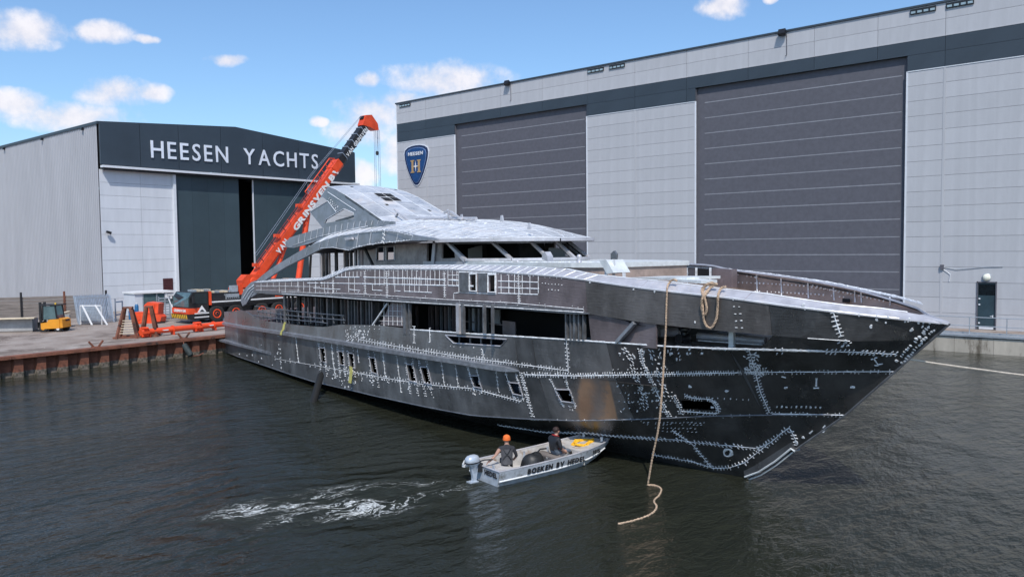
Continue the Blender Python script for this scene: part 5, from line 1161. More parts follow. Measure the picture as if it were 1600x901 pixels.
lettering('GRINSVEN', (XF+.0, YB+2.35, 2.10), (0, -1, 0), (0, 0, 1), 1.9, .22, M_WHP, tr_, .02, single=True, name='cab_lettering')
for z_ in (1.93, 1.62): bx(XF+.5, XF+1.75, YB-.05, YB+.02, z_, z_+.08, 'cab_step', M_WHP, tr_)
bx(XF+.55, XF+1.75, YB+.02, YB+2.6, 1.45, 2.34, 'cab_underframe', M_BLK, tr_)
bx(XF+1.8, XF+2.02, YB-.02, YB+.5, 2.6, 3.72, 'orange_pillar', M_ORG, tr_)
MB().box((XF+.3, YB-.25, 3.1), (.12, .25, .5)).box((XF+.3, YB+2.95, 3.1), (.12, .25, .5)).build('mirror', M_BLK, tr_)
bx(XF+2.05, 46, YB+.12, YB+2.6, 2.35, 3.30, 'chassis', M_BLK, tr_); bx(XF+2.05, 46, YB+.5, YB+2.2, 1.75, 2.35, 'chassis_frame', M_BLK, tr_)
bx(XF+2.05, 46, YB-.02, YB+.2, 2.78, 2.88, 'white_stripe', M_WHP, tr_); bx(XF+2.05, 46, YB-.02, YB+2.7, 2.62, 2.72, 'mudguard', M_BLK, tr_)
bx(XF+2.1, 38, YB+.3, YB+2.4, 3.3, 3.55, 'deck_box', M_BLK, tr_); bx(XF+3.35, XF+4.55, YB-.02, YB+.35, 2.98, 3.42, 'outrigger_box', M_GALV, tr_)
for k in range(6): bx(XF+3.4+k*.19, XF+3.52+k*.19, YB-.05, YB-.02, 3.02, 3.14, 'box_slot', M_BLK, tr_)
rk = random.Random(5)
for k in range(15): bx(XF+.8+k*.33, XF+.98+k*.33, YB+.2+rk.random()*.4, YB+.8+rk.random(), 3.56+(.17 if k < 5 else 0), 3.72+(.17 if k < 5 else 0), 'deck_timber', M_PLANK if k % 3 else M_GALV, tr_)
whl = []
for i, xw in enumerate((34.35, 36.1, 38.6, 40.3, 42.6)):
    for yy, sg in ((YB, 1), (YB+2.7, -1)):
        c = Vector((xw, yy, GZ+.70)); t = MB().lathe(c, (0, sg, 0), [(0.02, .40), (0, .52), (.03, .66), (.10, .70), (.34, .70), (.42, .64), (.42, .3)], 28).build('tyre', M_TYRE, tr_, True)
        MB().lathe(c, (0, sg, 0), [(-.02, .10), (-.02, .14), (.05, .15), (.06, .27), (-.015, .30), (-.015, .37), (.06, .385)], 24).build('rim', M_ORG, t, True)
        MB().lathe(c, (0, sg, 0), [(-.04, .02), (-.04, .11), (.04, .13)], 14).build('hub', M_BLK, t, True)
for xw in (35.2, 37.2): MB().ext([(xw-.18, YB+.3, GZ), (xw+.18, YB+.3, GZ), (xw+.05, YB+.3, GZ+.3), (xw-.05, YB+.3, GZ+.3)], (0, .3, 0)).build('wheel_chock', M_WHP, tr_)
# superstructure, boom
bx(36.9, 43.5, YB+.3, YB+2.5, 3.5, 3.85, 'turntable', M_ORG, tr_); bx(40, 44.5, YB+.1, YB+2.7, 2.95, 3.5, 'counterweight', M_ORG, tr_)
MB().ext([(36.9, YB+.15, 3.9), (38.6, YB+.15, 3.9), (39.6, YB+.15, 4.3), (39.0, YB+.15, 4.95), (37.3, YB+.15, 4.98), (36.8, YB+.15, 4.5)], (0, .9, 0)).build('crane_cab', M_ORG, tr_)
MB().lathe((37.9, YB+.12, 4.4), (0, -1, 0), [(0, .34), (.1, .3), (.12, .12)], 16).build('winch_cover', M_ORG, tr_, True)
bx(36.6, 36.9, YB+.2, YB+.6, 3.3, 4.2, 'upright', M_ORG, tr_); bx(35.9, 36.5, YB+.3, YB+.7, 3.5, 4.1, 'exhaust', M_GALV, tr_)
Y0 = 61.5; A0 = Vector((38.6, Y0, 4.3)); A1 = Vector((52.0, Y0, 19.75)); bd = (A1-A0).normalized(); bu = Vector((-bd.z, 0, bd.x)); BL = (A1-A0).length
def bp_(t, up=0, y=0): return A0+bd*t+bu*up+Vector((0, y, 0))
def boom_sec(t0, t1, h, wd, m, name):
    rows = []
    for t in (t0, t1):
        rows.append([bp_(t, h/2, -wd/2), bp_(t, h/2, wd/2), bp_(t, -h*.2, wd/2), bp_(t, -h*.45, wd*.28), bp_(t, -h*.5, 0), bp_(t, -h*.45, -wd*.28), bp_(t, -h*.2, -wd/2)])
    a = MB(); a.add(rows[0]+rows[1], [(6, 5, 4, 3, 2, 1, 0), tuple(range(7, 14))]+[(i, (i+1) % 7, (i+1) % 7+7, i+7) for i in range(7)]); return a.build(name, m, tr_)
tb = 14.7
boom_sec(0, tb, .92, .85, M_ORG, 'boom_base'); boom_sec(tb-1.1, tb+.1, 1.04, .95, M_ORG, 'boom_collar'); boom_sec(tb+.05, BL-.6, .86, .74, M_BLK, 'boom_extension')
boom_sec(tb+.05, tb+.5, 1.08, .9, M_BLK, 'boom_extension_collar')
for k in range(5): boom_sec(tb+.9+k*.9, tb+.98+k*.9, 1.0, .82, M_STEEL, 'boom_wear_ring')
MB().ext([bp_(BL-.9, .5, -.42), bp_(BL+.15, .85, -.42), bp_(BL+.75, .35, -.42), bp_(BL+.65, -.75, -.42), bp_(BL+.25, -1.25, -.42), bp_(BL-.05, -1.0, -.42), bp_(BL-.35, -.3, -.42)], (0, .84, 0)).build('boom_head', M_ORG, tr_)
MB().lathe(bp_(BL+.35, -1.0, -.25), (0, 1, 0), [(0, .22), (.5, .22)], 14).lathe(bp_(BL-.1, .75, -.25), (0, 1, 0), [(0, .2), (.5, .2)], 14).build('sheave', M_BLK, tr_, True)
lettering('GRINSVEN BV', bp_(6.2, -.33, -.44), bd, bu, 7.9, .55, M_WHP, tr_, .02, bold=.05, gap=.06, space=.3)
lettering('VAN', bp_(3.4, -.30, -.44), bd, bu, 1.5, .5, M_WHP, tr_, .02, bold=.05)
lettering('VAN GRINSVEN', bp_(tb+1.1, -.24, -.40), bd, bu, 3.9, .36, M_WHP, tr_, .02, bold=.03, single=True, name='boom_lettering')
# walkway, hoses and rails along the back of the boom
MB().tube([bp_(1, .82, -.45), bp_(tb-2.6, .82, -.45)], .04, 6).tube([bp_(1, 1.05, -.45), bp_(tb-3, 1.05, -.45)], .03, 6).build('boom_pipe', mat('dark_red_pipe', (.22, .02, .02), .5), tr_)
MB().tube([bp_(tb-5, 1.25, -.4), bp_(tb-.6, 1.25, -.4), bp_(tb-.2, .8, -.4)], .05, 6).build('walkway_rail', M_ORG, tr_)
for k in range(7): MB().bar(bp_(tb-5+k*.72, .6, -.4), bp_(tb-5+k*.72, 1.25, -.4), .05).build('walkway_post', M_ORG, tr_)
for k in range(11): MB().bar(bp_(1+k*.9, .6, -.45), bp_(1+k*.9, 1.08, -.45), .06).build('pipe_clamp', M_BLK if k % 2 else M_ORG, tr_)
for t in (1.2, 4.6, 8.3): MB().box(bp_(t, .9, -.3), (.4, .5, .3)).build('hose_reel', M_ORG, tr_)
MB().tube([Vector((43.3, Y0, 4.2)), bp_(8.6, -.4, 0)], .27, 14).build('luffing_cylinder', M_ORG, tr_, True); MB().tube([Vector((40.5, Y0, 4.2)), bp_(4.6, -.5, 0)], .2, 12).build('lower_strut', M_ORG, tr_, True)
MB().tube([bp_(BL-.1, .95), bp_(tb-3, 1.5), bp_(2, 1.2)], .018, 5).tube([bp_(BL-.1, .95, .2), bp_(tb-3, 1.55, .2), bp_(2, 1.3, .2)], .018, 5).build('hoist_rope', M_STEEL, tr_)
hx = bp_(BL+.35, -1.2)
for dx_ in (-.30, -.12, .22, .42): MB().tube([Vector((hx.x+dx_, Y0, hx.z)), Vector((hx.x+dx_*1.1, Y0, 7.5))], .022, 5).build('sling_wire', M_STEEL, tr_)
MB().tube([Vector((hx.x+.1, Y0, hx.z)), Vector((hx.x+.05, Y0, hx.z-2.2))], .03, 5).tube([Vector((hx.x+.25, Y0, hx.z)), Vector((hx.x+.05, Y0, hx.z-2.2))], .02, 5).build('hook_wire', M_STEEL, tr_)
MB().lathe((hx.x+.05, Y0, hx.z-2.6), (0, 0, 1), [(0, .06), (.08, .17), (.35, .17), (.42, .06)], 12).build('hook_weight', M_BLK, tr_, True)
# ---- forklift truck
FD = Vector((-.62, .78, 0)).normalized(); FL = Vector((-FD.y, FD.x, 0)); FO = Vector((23.1, 63.9, GZ))
def FP(u, v, z): return FO+FD*u*.76+FL*v*.92+Vector((0, 0, z*.92))
FR = Matrix((FD, FL, Vector((0, 0, 1)))).transposed()
fk = thing('forklift', FO, 'yellow forklift truck with black cab parked in front of grey concrete blocks', 'forklift')
MB().ext([FP(-1.15, -.55, .3), FP(.7, -.55, .25), FP(.7, -.55, .72), FP(.1, -.55, .78), FP(-.1, -.55, 1.0), FP(-1.15, -.55, 1.05)], FL*1.1).build('body', M_YELP, fk)
MB().ext([FP(-1.5, -.5, .35), FP(-1.1, -.58, .3), FP(-1.1, -.58, 1.12), FP(-1.45, -.5, 1.02)], FL*1.08).build('counterweight', M_YELP, fk)
MB().ext([FP(-1.52, -.25, .85), FP(-1.5, .25, .85), FP(-1.5, .25, 1.0), FP(-1.5, -.25, 1.0)], FD*-.03).build('rear_grille', M_BLK, fk)
MB().box(FP(-.35, -.565, .9), (.55, .02, .16), FR).build('side_badge', M_WHP, fk)
for u, v in ((-.85, -.5), (-.85, .5), (.55, -.5), (.6, .5)): MB().bar(FP(u, v, .9), FP(u*.8 if u < 0 else u-.05, v*.95, 2.15), .08).build('cab_pillar', M_BLK, fk)
MB().box(FP(-.08, 0, 2.18), (1.35, 1.1, .08), FR).build('cab_roof', M_BLK, fk)
for v in (-.5, .5): MB().ext([FP(-.75, v, 1.05), FP(.5, v, 1.0), FP(.45, v, 2.1), FP(-.62, v, 2.1)], FL*.02).build('side_glass', M_GLS, fk)
MB().ext([FP(-.84, -.45, 1.1), FP(-.84, .45, 1.1), FP(-.68, .45, 2.1), FP(-.68, -.45, 2.1)], FD*.02).build('rear_glass', M_GLS, fk)
MB().box(FP(-.1, 0, 1.15), (.5, .5, .5), FR).build('seat', M_BLK, fk)
for v in (-.3, .3): MB().box(FP(.95, v, 1.2), (.16, .10, 2.2), FR).build('mast_rail', M_BLK, fk)
for z_ in (.5, 1.3, 2.2): MB().box(FP(.98, 0, z_), (.08, .6, .1), FR).build('mast_cross_bar', M_BLK, fk)
MB().box(FP(1.1, 0, .55), (.08, .95, .45), FR).build('fork_carriage', M_BLK, fk)
for v in (-.28, .28): MB().bar(FP(1.12, v, .12), FP(2.1, v, .10), .10, .05).build('fork', M_BLK, fk)
for u, v, r_ in ((.5, -.52, .33), (.5, .52, .33), (-.95, -.5, .27), (-.95, .5, .27)):
    sg = 1 if v > 0 else -1; t = MB().lathe(FP(u, v, r_), FL*sg, [(-.1, r_*.9), (-.08, r_), (.08, r_), (.1, r_*.85), (.1, r_*.4)], 18).build('tyre', M_TYRE, fk, True)
    MB().lathe(FP(u, v, r_), FL*sg, [(.06, r_*.5), (.11, r_*.45), (.12, .03)], 12).build('rim', M_YELP if u > 0 else M_WHP, t, True)
MB().box(FP(-.6, .3, 2.28), (.1, .1, .14), FR).build('beacon', M_HAZ, fk); MB().lathe(FP(.6, -.4, 1.95), FD, [(0, .07), (.06, .07)], 10).build('work_light', M_WHP, fk)
# ---- concrete blocks, planks
def slab(px0, px1, z0, z1, dep, name, m, lab, cat, grp=None, zg=GZ, yoff=0):
    a = at(px0[0], px0[1], Z=zg); b = at(px1[0], px1[1], Z=zg); d = (b-a); d.z = 0; n_ = Vector((-d.y, d.x, 0)).normalized()
    o = MB().ext([Vector((p.x, p.y, zg+q)) for p, q in ((a, z0), (b, z0), (b, z1), (a, z1))], n_*dep); o = o.build(name, m); return tag(o, lab, cat, grp)
slab((-30, 521), (51, 518.5), 0.12, 1.0, 1.2, 'concrete_block', M_GREYC, 'long grey concrete block left of the forklift', 'block'); slab((-30, 521), (51, 518.5), 0.0, .11, 1.15, 'pallet', M_WOOD, 'dark timber bearers under the long concrete block', 'pallet')
slab((88, 512), (109, 511), 0.1, 1.0, 1.2, 'concrete_block', M_GREYC, 'short grey concrete block just right of the forklift', 'block')
slab((-30, 522), (54, 519.5), 1.04, 1.12, .5, 'plank', M_PLANK, 'long pale plank lying on top of the long concrete block', 'plank')
pl_ = thing('plank_pile', at(98, 511, Z=GZ), 'pale planks piled askew on the short concrete block', 'planks')
for k, (x0, y0, x1, y1) in enumerate(((86, 492, 108, 486), (84, 491, 106, 487.5), (90, 496, 106, 491.5), (88, 494, 108, 490))):
    a = at(x0, y0, Y=66.3); b = at(x1, y1, Y=66.8); MB().bar(a, b, .25, .05).build('plank', M_PLANK, pl_)
# ---- timber fence with posts
fe = thing('board_fence', (27, 77, GZ), 'weathered grey board fence behind the forklift at the hall side', 'fence')
fa = Vector((19.5, 80.2, 0)); fb = Vector((31.2, 73.8, 0)); fdv = (fb-fa); nb_ = 4
fa = fb-fdv*3.0; fdv = fb-fa; nb_ = 12
for i in range(nb_):
    for j in range(7):
        p = fa+fdv*(i/nb_); q = fa+fdv*((i+1)/nb_); z_ = GZ+.16+j*.29; MB().bar((p.x, p.y, z_), (q.x, q.y, z_), .05+rk.random()*.02, .27).build('board', M_WOOD, fe)
for i in range(nb_+1): p = fa+fdv*(i/nb_); MB().bar((p.x, p.y-.08, GZ), (p.x, p.y-.08, GZ+2.45), .14).build('fence_post', M_RUST if i % 2 else M_BLK, fe)
# ---- stacked galvanised gates and white rack
gt = thing('gate_stack', at(148, 508, Z=GZ), 'galvanised bar gates leaning together against the fence', 'gate')
for r_ in range(2):
    a = at(124+r_*2, 507-r_*2, Z=GZ)+Vector((0, .5*r_, 0)); b = at(178+r_, 503-r_*2, Z=GZ)+Vector((0, .4*r_, 0)); lean = Vector((.25, .75, 0)); H_ = 2.25
    def gp(t, h): return a.lerp(b, t)+lean*(h/H_)+Vector((0, 0, h))-(b-a)*.08*(h/H_)
    for t in (0, 1): MB().bar(gp(t, 0), gp(t, H_), .10).build('gate_frame', M_GALV, gt)
    for h in (.25, H_-.15): MB().bar(gp(0, h), gp(1, h), .09).build('gate_rail', M_GALV, gt)
    for k in range(1, 22): MB().bar(gp(k/22, .1), gp(k/22, H_+.04), .045).build('gate_bar', M_STEEL, gt)
wr = thing('white_rack', at(146, 508, Z=GZ), 'white slatted trestle rack leaning in front of the galvanised gates', 'rack')
a = at(127, 507, Z=GZ); b = at(160, 507, Z=GZ)
for k in range(9): h = .35+k*.13; MB().bar(a+Vector((0, .1, h)), b+Vector((0, .1, h)), .05, .07).build('slat', M_GALV, wr)
MB().bar(a+Vector((0, .1, 1.55)), b+Vector((0, .1, 1.55)), .08, .08).build('top_rail', M_WHP, wr)
for t0, t1 in ((.28, .10), (1.0, .72)): MB().bar(a.lerp(b, t0+.08)+Vector((0, -.6, 0)), a.lerp(b, t1)+Vector((0, .1, 1.6)), .13, .06).build('leg', M_WHP, wr)
for t in (0, 1): MB().bar(a.lerp(b, t)+Vector((0, .1, 0)), a.lerp(b, t)+Vector((0, .1, 1.5)), .06).build('leg', M_WHP, wr)
# ---- rusty steel trestles
def trestle(px, w_, lab, slats):
    c = at(px, 528 if px < 210 else 526, Z=GZ)+Vector((.25, .25, 0)); t = thing('steel_trestle', c, lab, 'trestle', 'rusty steel trestles')
    h = 2.05; R_ = Matrix.Rotation(math.radians(-35), 3, 'Z')
    def q(u, v, z): return c+R_@Vector((u, v, 0))+Vector((0, 0, z))
    for u in (-1, 1):
        for v in (-1, 1): MB().bar(q(u*w_/2, v*w_/2, .1), q(u*w_*.16, v*w_*.16, h), .17, .15).build('leg', M_RUST, t)
        MB().bar(q(u*w_/2, -w_*.7, .06), q(u*w_/2, w_*.7, .06), .16, .12).build('foot', M_RUST, t)
        MB().bar(q(-w_*.7, u*w_/2, .07), q(w_*.7, u*w_/2, .07), .14, .11).build('foot', M_RUST, t)
    MB().box(q(0, 0, h+.02), (w_*.5, w_*.5, .10), R_).build('head_plate', M_RUST, t)
    for k in range(slats):
        z_ = .35+k*.17; f = 1-z_/h*.68; MB().bar(q(-w_/2*f, -w_/2*f, z_), q(w_/2*f, -w_/2*f, z_), .05, .05).build('rung', M_PLANK, t)
trestle(198, 1.25, 'rusty four legged steel trestle with pale rungs, left of the two', 6)
trestle(231, .95, 'rusty four legged steel trestle behind the end of the orange jib tube', 0)
# ---- orange flanged tube lying on the quay
jb = thing('jib_tube', at(290, 526, Z=GZ), 'long orange flanged tube lying along the quay edge on small feet', 'tube')
j0 = at(233, 527, Z=GZ)+Vector((0, .2, .38)); j1 = j0+Vector((8.6, .9, 0.02)); jd = (j1-j0).normalized()
MB().tube([j0, j1], .20, 14).build('tube_body', M_ORG, jb, True)
for t in (1.9, 3.9, 5.2, 7.6): MB().lathe(j0+jd*t, jd, [(-.05, .28), (.05, .28)], 14).build('flange', M_ORG, jb)
for t in (.0, 4.1):
    c = j0+jd*t
    for k in range(6):
        a_ = k*math.pi/3; d_ = Vector((0, math.cos(a_), math.sin(a_))); MB().box(c+d_*.28-jd*.25, (.45, .16, .16), Euler((a_, 0, 0)).to_matrix()).build('clamp_lug', M_ORG, jb)
    MB().lathe(c-jd*.5, jd, [(0, .22), (.05, .30), (.12, .30), (.18, .2)], 14).build('end_flange', M_ORG, jb)
for t in (.1, 1.9, 4.2, 5.3): MB().box(j0+jd*t-Vector((0, 0, .28)), (.1, .45, .2)).build('foot', M_ORG, jb)
MB().box(j0+jd*1.2+Vector((0, -.2, .02)), (.5, .02, .07)).box(j0+jd*4.9+Vector((0, -.2, .02)), (.4, .02, .07)).build('white_patch', M_WHP, jb)  # plain white strips on the near side of the tube
# ---- orange counterweight blocks
cw_ = thing('orange_skip', at(238, 505, Z=GZ), 'tall orange steel crate with slanted top behind the trestles', 'crate')
o_ = at(226, 505, Z=GZ); q = lambda u, z: o_+Vector((u*.64, -u*.77, z))
MB().ext([q(0, 0), q(1.25, 0), q(1.38, .5), q(1.12, .75), q(1.2, 1.62), q(.3, 1.75), q(0, 1.5)], (.8, .66, 0)).build('crate_shell', M_ORG, cw_)
MB().ext([q(.1, .82)+Vector((-.03, -.03, 0)), q(1.1, .78)+Vector((-.03, -.03, 0)), q(1.1, .92)+Vector((-.03, -.03, 0)), q(.1, .95)+Vector((-.03, -.03, 0))], (.06, .05, 0)).build('rib', M_ORG, cw_)
MB().ext([q(.62, .05)+Vector((-.04, -.04, 0)), q(.74, .05)+Vector((-.04, -.04, 0)), q(.9, 1.6)+Vector((-.04, -.04, 0)), q(.78, 1.6)+Vector((-.04, -.04, 0))], (.06, .05, 0)).build('rib', M_ORG, cw_)
MB().box(q(1.35, .08), (.6, .25, .12)).build('foot', M_BLK, cw_)
c2 = thing('orange_ballast', at(217, 506, Z=GZ), 'low orange ballast block left of the tall orange crate', 'block'); o_ = at(209.5, 506, Z=GZ)
MB().ext([q(0, .08), q(.75, .08), q(.75, .95), q(.1, .98), q(0, .8)], (.6, .5, 0)).build('block', M_ORG, c2)
for u in (.12, .5): MB().box(q(u, .05), (.18, .25, .12)).build('foot', M_ORG, c2)
MB().ext([q(.25, .3)+Vector((-.03, -.03, 0)), q(.5, .3)+Vector((-.03, -.03, 0)), q(.5, .7)+Vector((-.03, -.03, 0)), q(.25, .7)+Vector((-.03, -.03, 0))], (.05, .04, 0)).build('recessed_plate', M_ORG, c2)
# ---- site booth, gas bottles, ladder frame
YK = 72.0; xk0 = at(211, 480, Y=YK).x; xk1 = at(271, 480, Y=YK).x; zk = at(240, 455, Y=YK).z
bt = thing('site_booth', ((xk0+xk1)/2, YK+1, GZ), 'white glazed site booth with a flat roof and a notice, against the hall', 'booth')
bx(xk0-.1, xk1+.1, YK-.15, YK+2.3, zk-.16, zk, 'roof', M_WHP, bt); bx(xk0, xk0+.75, YK, YK+2.2, GZ, zk-.16, 'side_wall', M_PANW, bt); bx(xk0+.7, xk1, YK+2.1, YK+2.2, GZ, zk-.16, 'rear_wall', M_PANW, bt)
for u in (.0, .45, .72, 1.0): xx = xk0+.75+(xk1-xk0-.75)*u; bx(xx-.05, xx+.05, YK-.02, YK+.08, GZ, zk-.16, 'post', M_GALV, bt)
for u0, u1 in ((.02, .43), (.47, .70), (.74, .98)):
    w0 = xk1-xk0-.75; bx(xk0+.75+w0*u0, xk0+.75+w0*u1, YK+.03, YK+.05, GZ+.9, zk-.22, 'window_pane', M_GLS, bt); bx(xk0+.75+w0*u0, xk0+.75+w0*u1, YK+.01, YK+.06, GZ+.05, GZ+.85, 'lower_panel', M_PANW, bt)
nt_ = bx(xk0+2.85, xk0+3.65, YK-.05, YK-.02, GZ+1.45, GZ+2.2, 'notice_board', M_WHP, bt)
for z_ in (.95, .82, .62): bx(xk0+3.0, xk0+3.5, YK-.065, YK-.055, GZ+1.1+z_, GZ+1.13+z_, 'printed_line', M_BLK, nt_)
lab = ['blue gas bottle standing upright beside the booth', 'lower blue gas bottle with pale cap left of the booth']
for k, (px, r_, h) in enumerate(((214, .17, 1.35), (207, .30, .95))):
    c = at(px, 494, Z=GZ)+Vector((-.3, -2.5, 0)); c.z = GZ; c = at(px, 497+k*2, Z=GZ); t = thing('gas_bottle', c, lab[k], 'gas bottle')
    MB().lathe(c, (0, 0, 1), [(0, r_), (h*.8, r_), (h*.92, r_*.6), (h*.95, r_*.3)], 16).build('cylinder', M_BLUE, t, True); MB().lathe(c+Vector((0, 0, h*.94)), (0, 0, 1), [(0, r_*.4), (.12, r_*.4)], 10).build('cap', M_WHP, t, True)
c = at(206, 489, Z=GZ); bn = thing('waste_bin', c, 'dark upright bin against the hall wall left of the booth', 'bin'); MB().box(c+Vector((0, 0, .6)), (.45, .4, 1.2), taper=1.1).build('body', M_BLK, bn); MB().box(c+Vector((0, 0, 1.24)), (.52, .46, .08)).build('lid', M_STEEL, bn)
lf = thing('step_frame', at(258, 498, Z=GZ), 'pale steel step frame with rungs between the orange crate and crane cab', 'steps'); a = at(249, 499, Z=GZ); b = at(266, 498, Z=GZ)
for k in range(8): MB().bar(a+Vector((0, 0, .15+k*.24)), b+Vector((0, 0, .15+k*.24)), .08, .09).build('rung', M_GALV, lf)
for t in (0, 1): MB().bar(a.lerp(b, t), a.lerp(b, t)+Vector((0, 0, 2.0)), .08).build('upright', M_GALV, lf)
MB().bar(b+Vector((.5, -.3, 0)), b+Vector((-.1, 0, 1.8)), .08).build('strut', M_WHP, lf)
bs = thing('blue_trestle', at(187, 500, Z=GZ), 'faded blue steel trestle against the hall corner behind the rusty trestle', 'trestle'); a = at(181, 501, Z=GZ); b = at(192, 499, Z=GZ); 
for t in (0, 1): MB().bar(a.lerp(b, t), a.lerp(b, t)+Vector((0, 0, 1.9-.3*t)), .09).build('post', M_STEEL, bs)
for h in (.5, 1.6): MB().bar(a+Vector((0, 0, h)), b+Vector((0, 0, h)), .08).build('bar', M_BLUE, bs)
# ---- mooring posts and quay fender
for k, (px, py, lab) in enumerate(((146, 544, 'V shaped rusty mooring bitts on the quay edge at left'), (281, 530, 'V shaped rusty mooring bitts beside the orange tube'))):
    c = at(px, py, Z=GZ); c.y = 49.8; c.z = GZ+.1; t = thing('mooring_bitt', c, lab, 'bollard', 'mooring bitts on the quay edge')
    for sg in (-1, 1): MB().bar(c+Vector((sg*.12, 0, 0)), c+Vector((sg*.42, 0, .38)), .10).build('horn', M_RUST, t)
    MB().box(c+Vector((0, 0, .02)), (.5, .3, .05)).build('base_plate', M_RUST, t)
qf = thing('quay_fender', (26.6, 49.2, .5), 'dark tubular fender hanging askew on the sheet pile quay', 'fender')
a = at(287, 537, Y=49.35); b = at(299, 556, Y=49.0); MB().tube([a, a.lerp(b, .1), a.lerp(b, .9), b], .2, 12, radii=[.1, .19, .19, .1]).build('fender_body', mat('old_rubber', (.035, .045, .045), .7, var=.4, scale=4), qf, True)
MB().tube([a, a+Vector((.1, .2, .25))], .03, 5).build('fender_chain', M_RUST, qf); MB().tube([b, b+Vector((.5, .05, -.05)), b+Vector((.9, .1, .1))], .05, 5).build('fender_chain', M_RUST, qf)

# ================================================================== workboat
bs_ = Vector((17.28, 15.42, 0)); bb_ = Vector((21.90, 14.36, 0)); BX = (bb_-bs_).normalized(); BY = Vector((-BX.y, BX.x, 0)); BLn = (bb_-bs_).length
def BP(u, v, z): return bs_+BX*u+BY*v+Vector((0, 0, z))
M_BOAT = mat('painted_aluminium', (0.52, 0.56, 0.62), 0.38, 0.35, var=0.2, scale=3, rvar=.1, stain=((.22, .22, .21), 2.5, .56))
M_BIN = mat('boat_inside', (0.50, 0.48, 0.46), 0.55, .1, var=.2, scale=2.5, stain=((.30, .20, .13), 2.2, .55))
bo = thing('work_boat', BP(2.3, 0, 0), 'small open aluminium workboat with dark side lettering beside the yacht', 'boat')
US = [0, .6, 1.4, 2.2, 3.0, 3.6, 4.1, 4.5, BLn]; HB = [.80, .82, .84, .84, .82, .78, .72, .64, .52]; ZG = [.46, .46, .46, .47, .49, .52, .56, .60, .63]; ZC = [.14, .14, .14, .14, .15, .18, .25, .36, .50]; HC = [.72, .74, .76, .76, .73, .66, .58, .50, .44]; ZK = [-.12, -.14, -.15, -.15, -.13, -.06, .05, .22, .42]
sec = lambda i, s: [BP(US[i], 0, ZK[i]), BP(US[i], s*HC[i]*.9, ZK[i]+.06), BP(US[i], s*HC[i], ZC[i]), BP(US[i], s*(HC[i]+.05), ZC[i]+.04), BP(US[i], s*HB[i], ZG[i])]
hm = MB()
for s in (1, -1): hm.grid([sec(i, s) for i in range(len(US))], flip=s > 0)
hm.add([BP(0, v, z) for v, z in ((-.80, .46), (-.72, .14), (-.65, -.06), (0, -.12), (.65, -.06), (.72, .14), (.80, .46))], [(0, 1, 2, 3, 4, 5, 6)])
hm.add([BP(BLn, v, z) for v, z in ((-.52, .63), (-.44, .5), (0, .42), (.44, .5), (.52, .63))], [(0, 1, 2, 3, 4)]); hm.build('hull', M_BOAT, bo)
im = MB()
for s in (1, -1): im.grid([[BP(US[i], 0, .02+max(0, ZK[i]+.1)), BP(US[i], s*(HC[i]-.04), .02+max(0, ZK[i]+.1)), BP(US[i], s*(HB[i]-.04), ZG[i])] for i in range(len(US))])
im.add([BP(.04, v, z) for v, z in ((-.76, .46), (-.7, .02), (.7, .02), (.76, .46))], [(0, 1, 2, 3)]); im.build('inner_lining', M_BIN, bo)
for s in (1, -1): MB().tube([BP(US[i], s*(HB[i]-.02), ZG[i]+.01) for i in range(len(US))], .028, 7).build('gunwale', M_CAP, bo, True); MB().tube([BP(US[i], s*(HC[i]+.045), ZC[i]+.03) for i in range(len(US)-1)], .032, 6).build('side_rail', M_WHP, bo, True)
MB().tube([BP(0, -.8, .47), BP(0, .8, .47)], .03, 6).build('transom_rail', M_CAP, bo); MB().tube([BP(BLn, -.52, .64), BP(BLn, .52, .64)], .03, 6).build('bow_rail', M_CAP, bo)
MB().box(BP(.42, 0, .36), (.75, 1.5, .05), Matrix((BX, BY, Vector((0, 0, 1)))).transposed()).build('stern_bench', M_BIN, bo)
BR = Matrix((BX, BY, Vector((0, 0, 1)))).transposed()
MB().box(BP(2.75, 0, .30), (.32, 1.5, .05), BR).build('thwart', M_WOOD, bo); MB().ext([BP(3.45, -.74, .42), BP(4.68, -.5, .56), BP(4.68, .5, .56), BP(3.45, .74, .42)], (0, 0, .03)).build('foredeck', M_BIN, bo); MB().box(BP(3.45, 0, .24), (.03, 1.42, .40), BR).build('foredeck_bulkhead', M_BIN, bo)
for u in (1.3, 2.1, 3.1): MB().box(BP(u, .70, .22), (.05, .06, .42), BR).build('side_rib', M_BOAT, bo)
for v in (-.35, .35): MB().bar(BP(.1, v, .40), BP(.1, v, .56), .06).build('transom_block', M_BOAT, bo)
M_LTR = mat('dark_lettering', (.012, .012, .015), .5)
lettering('BOEKEN BV HEDEL', BP(1.0, -.842, .235), BX, Vector((0, 0, 1)), 2.35, .15, M_LTR, bo, .012, single=False, name='letter', bold=.04, shear=.2)
lettering('HEDEL', BP(-.01, -.05, .25), -BY, Vector((0, 0, 1)), .62, .15, M_LTR, bo, .012, single=True, name='transom_lettering', bold=.04)
lettering('115', BP(3.75, -.80, .36), (BX+BY*.12), Vector((0, 0, 1)), .35, .12, M_LTR, bo, .012, single=True, name='bow_number')
MB().lathe(BP(4.5, -.42, .60), (0, 0, 1), [(0, .05), (.08, .04), (.10, .06), (.13, .05)], 10).build('bow_cleat', M_WHP, bo, True); MB().lathe(BP(4.45, .40, .60), (0, 0, 1), [(0, .05), (.12, .04), (.14, .07), (.17, .05)], 10).build('bow_cleat', M_WHP, bo, True)
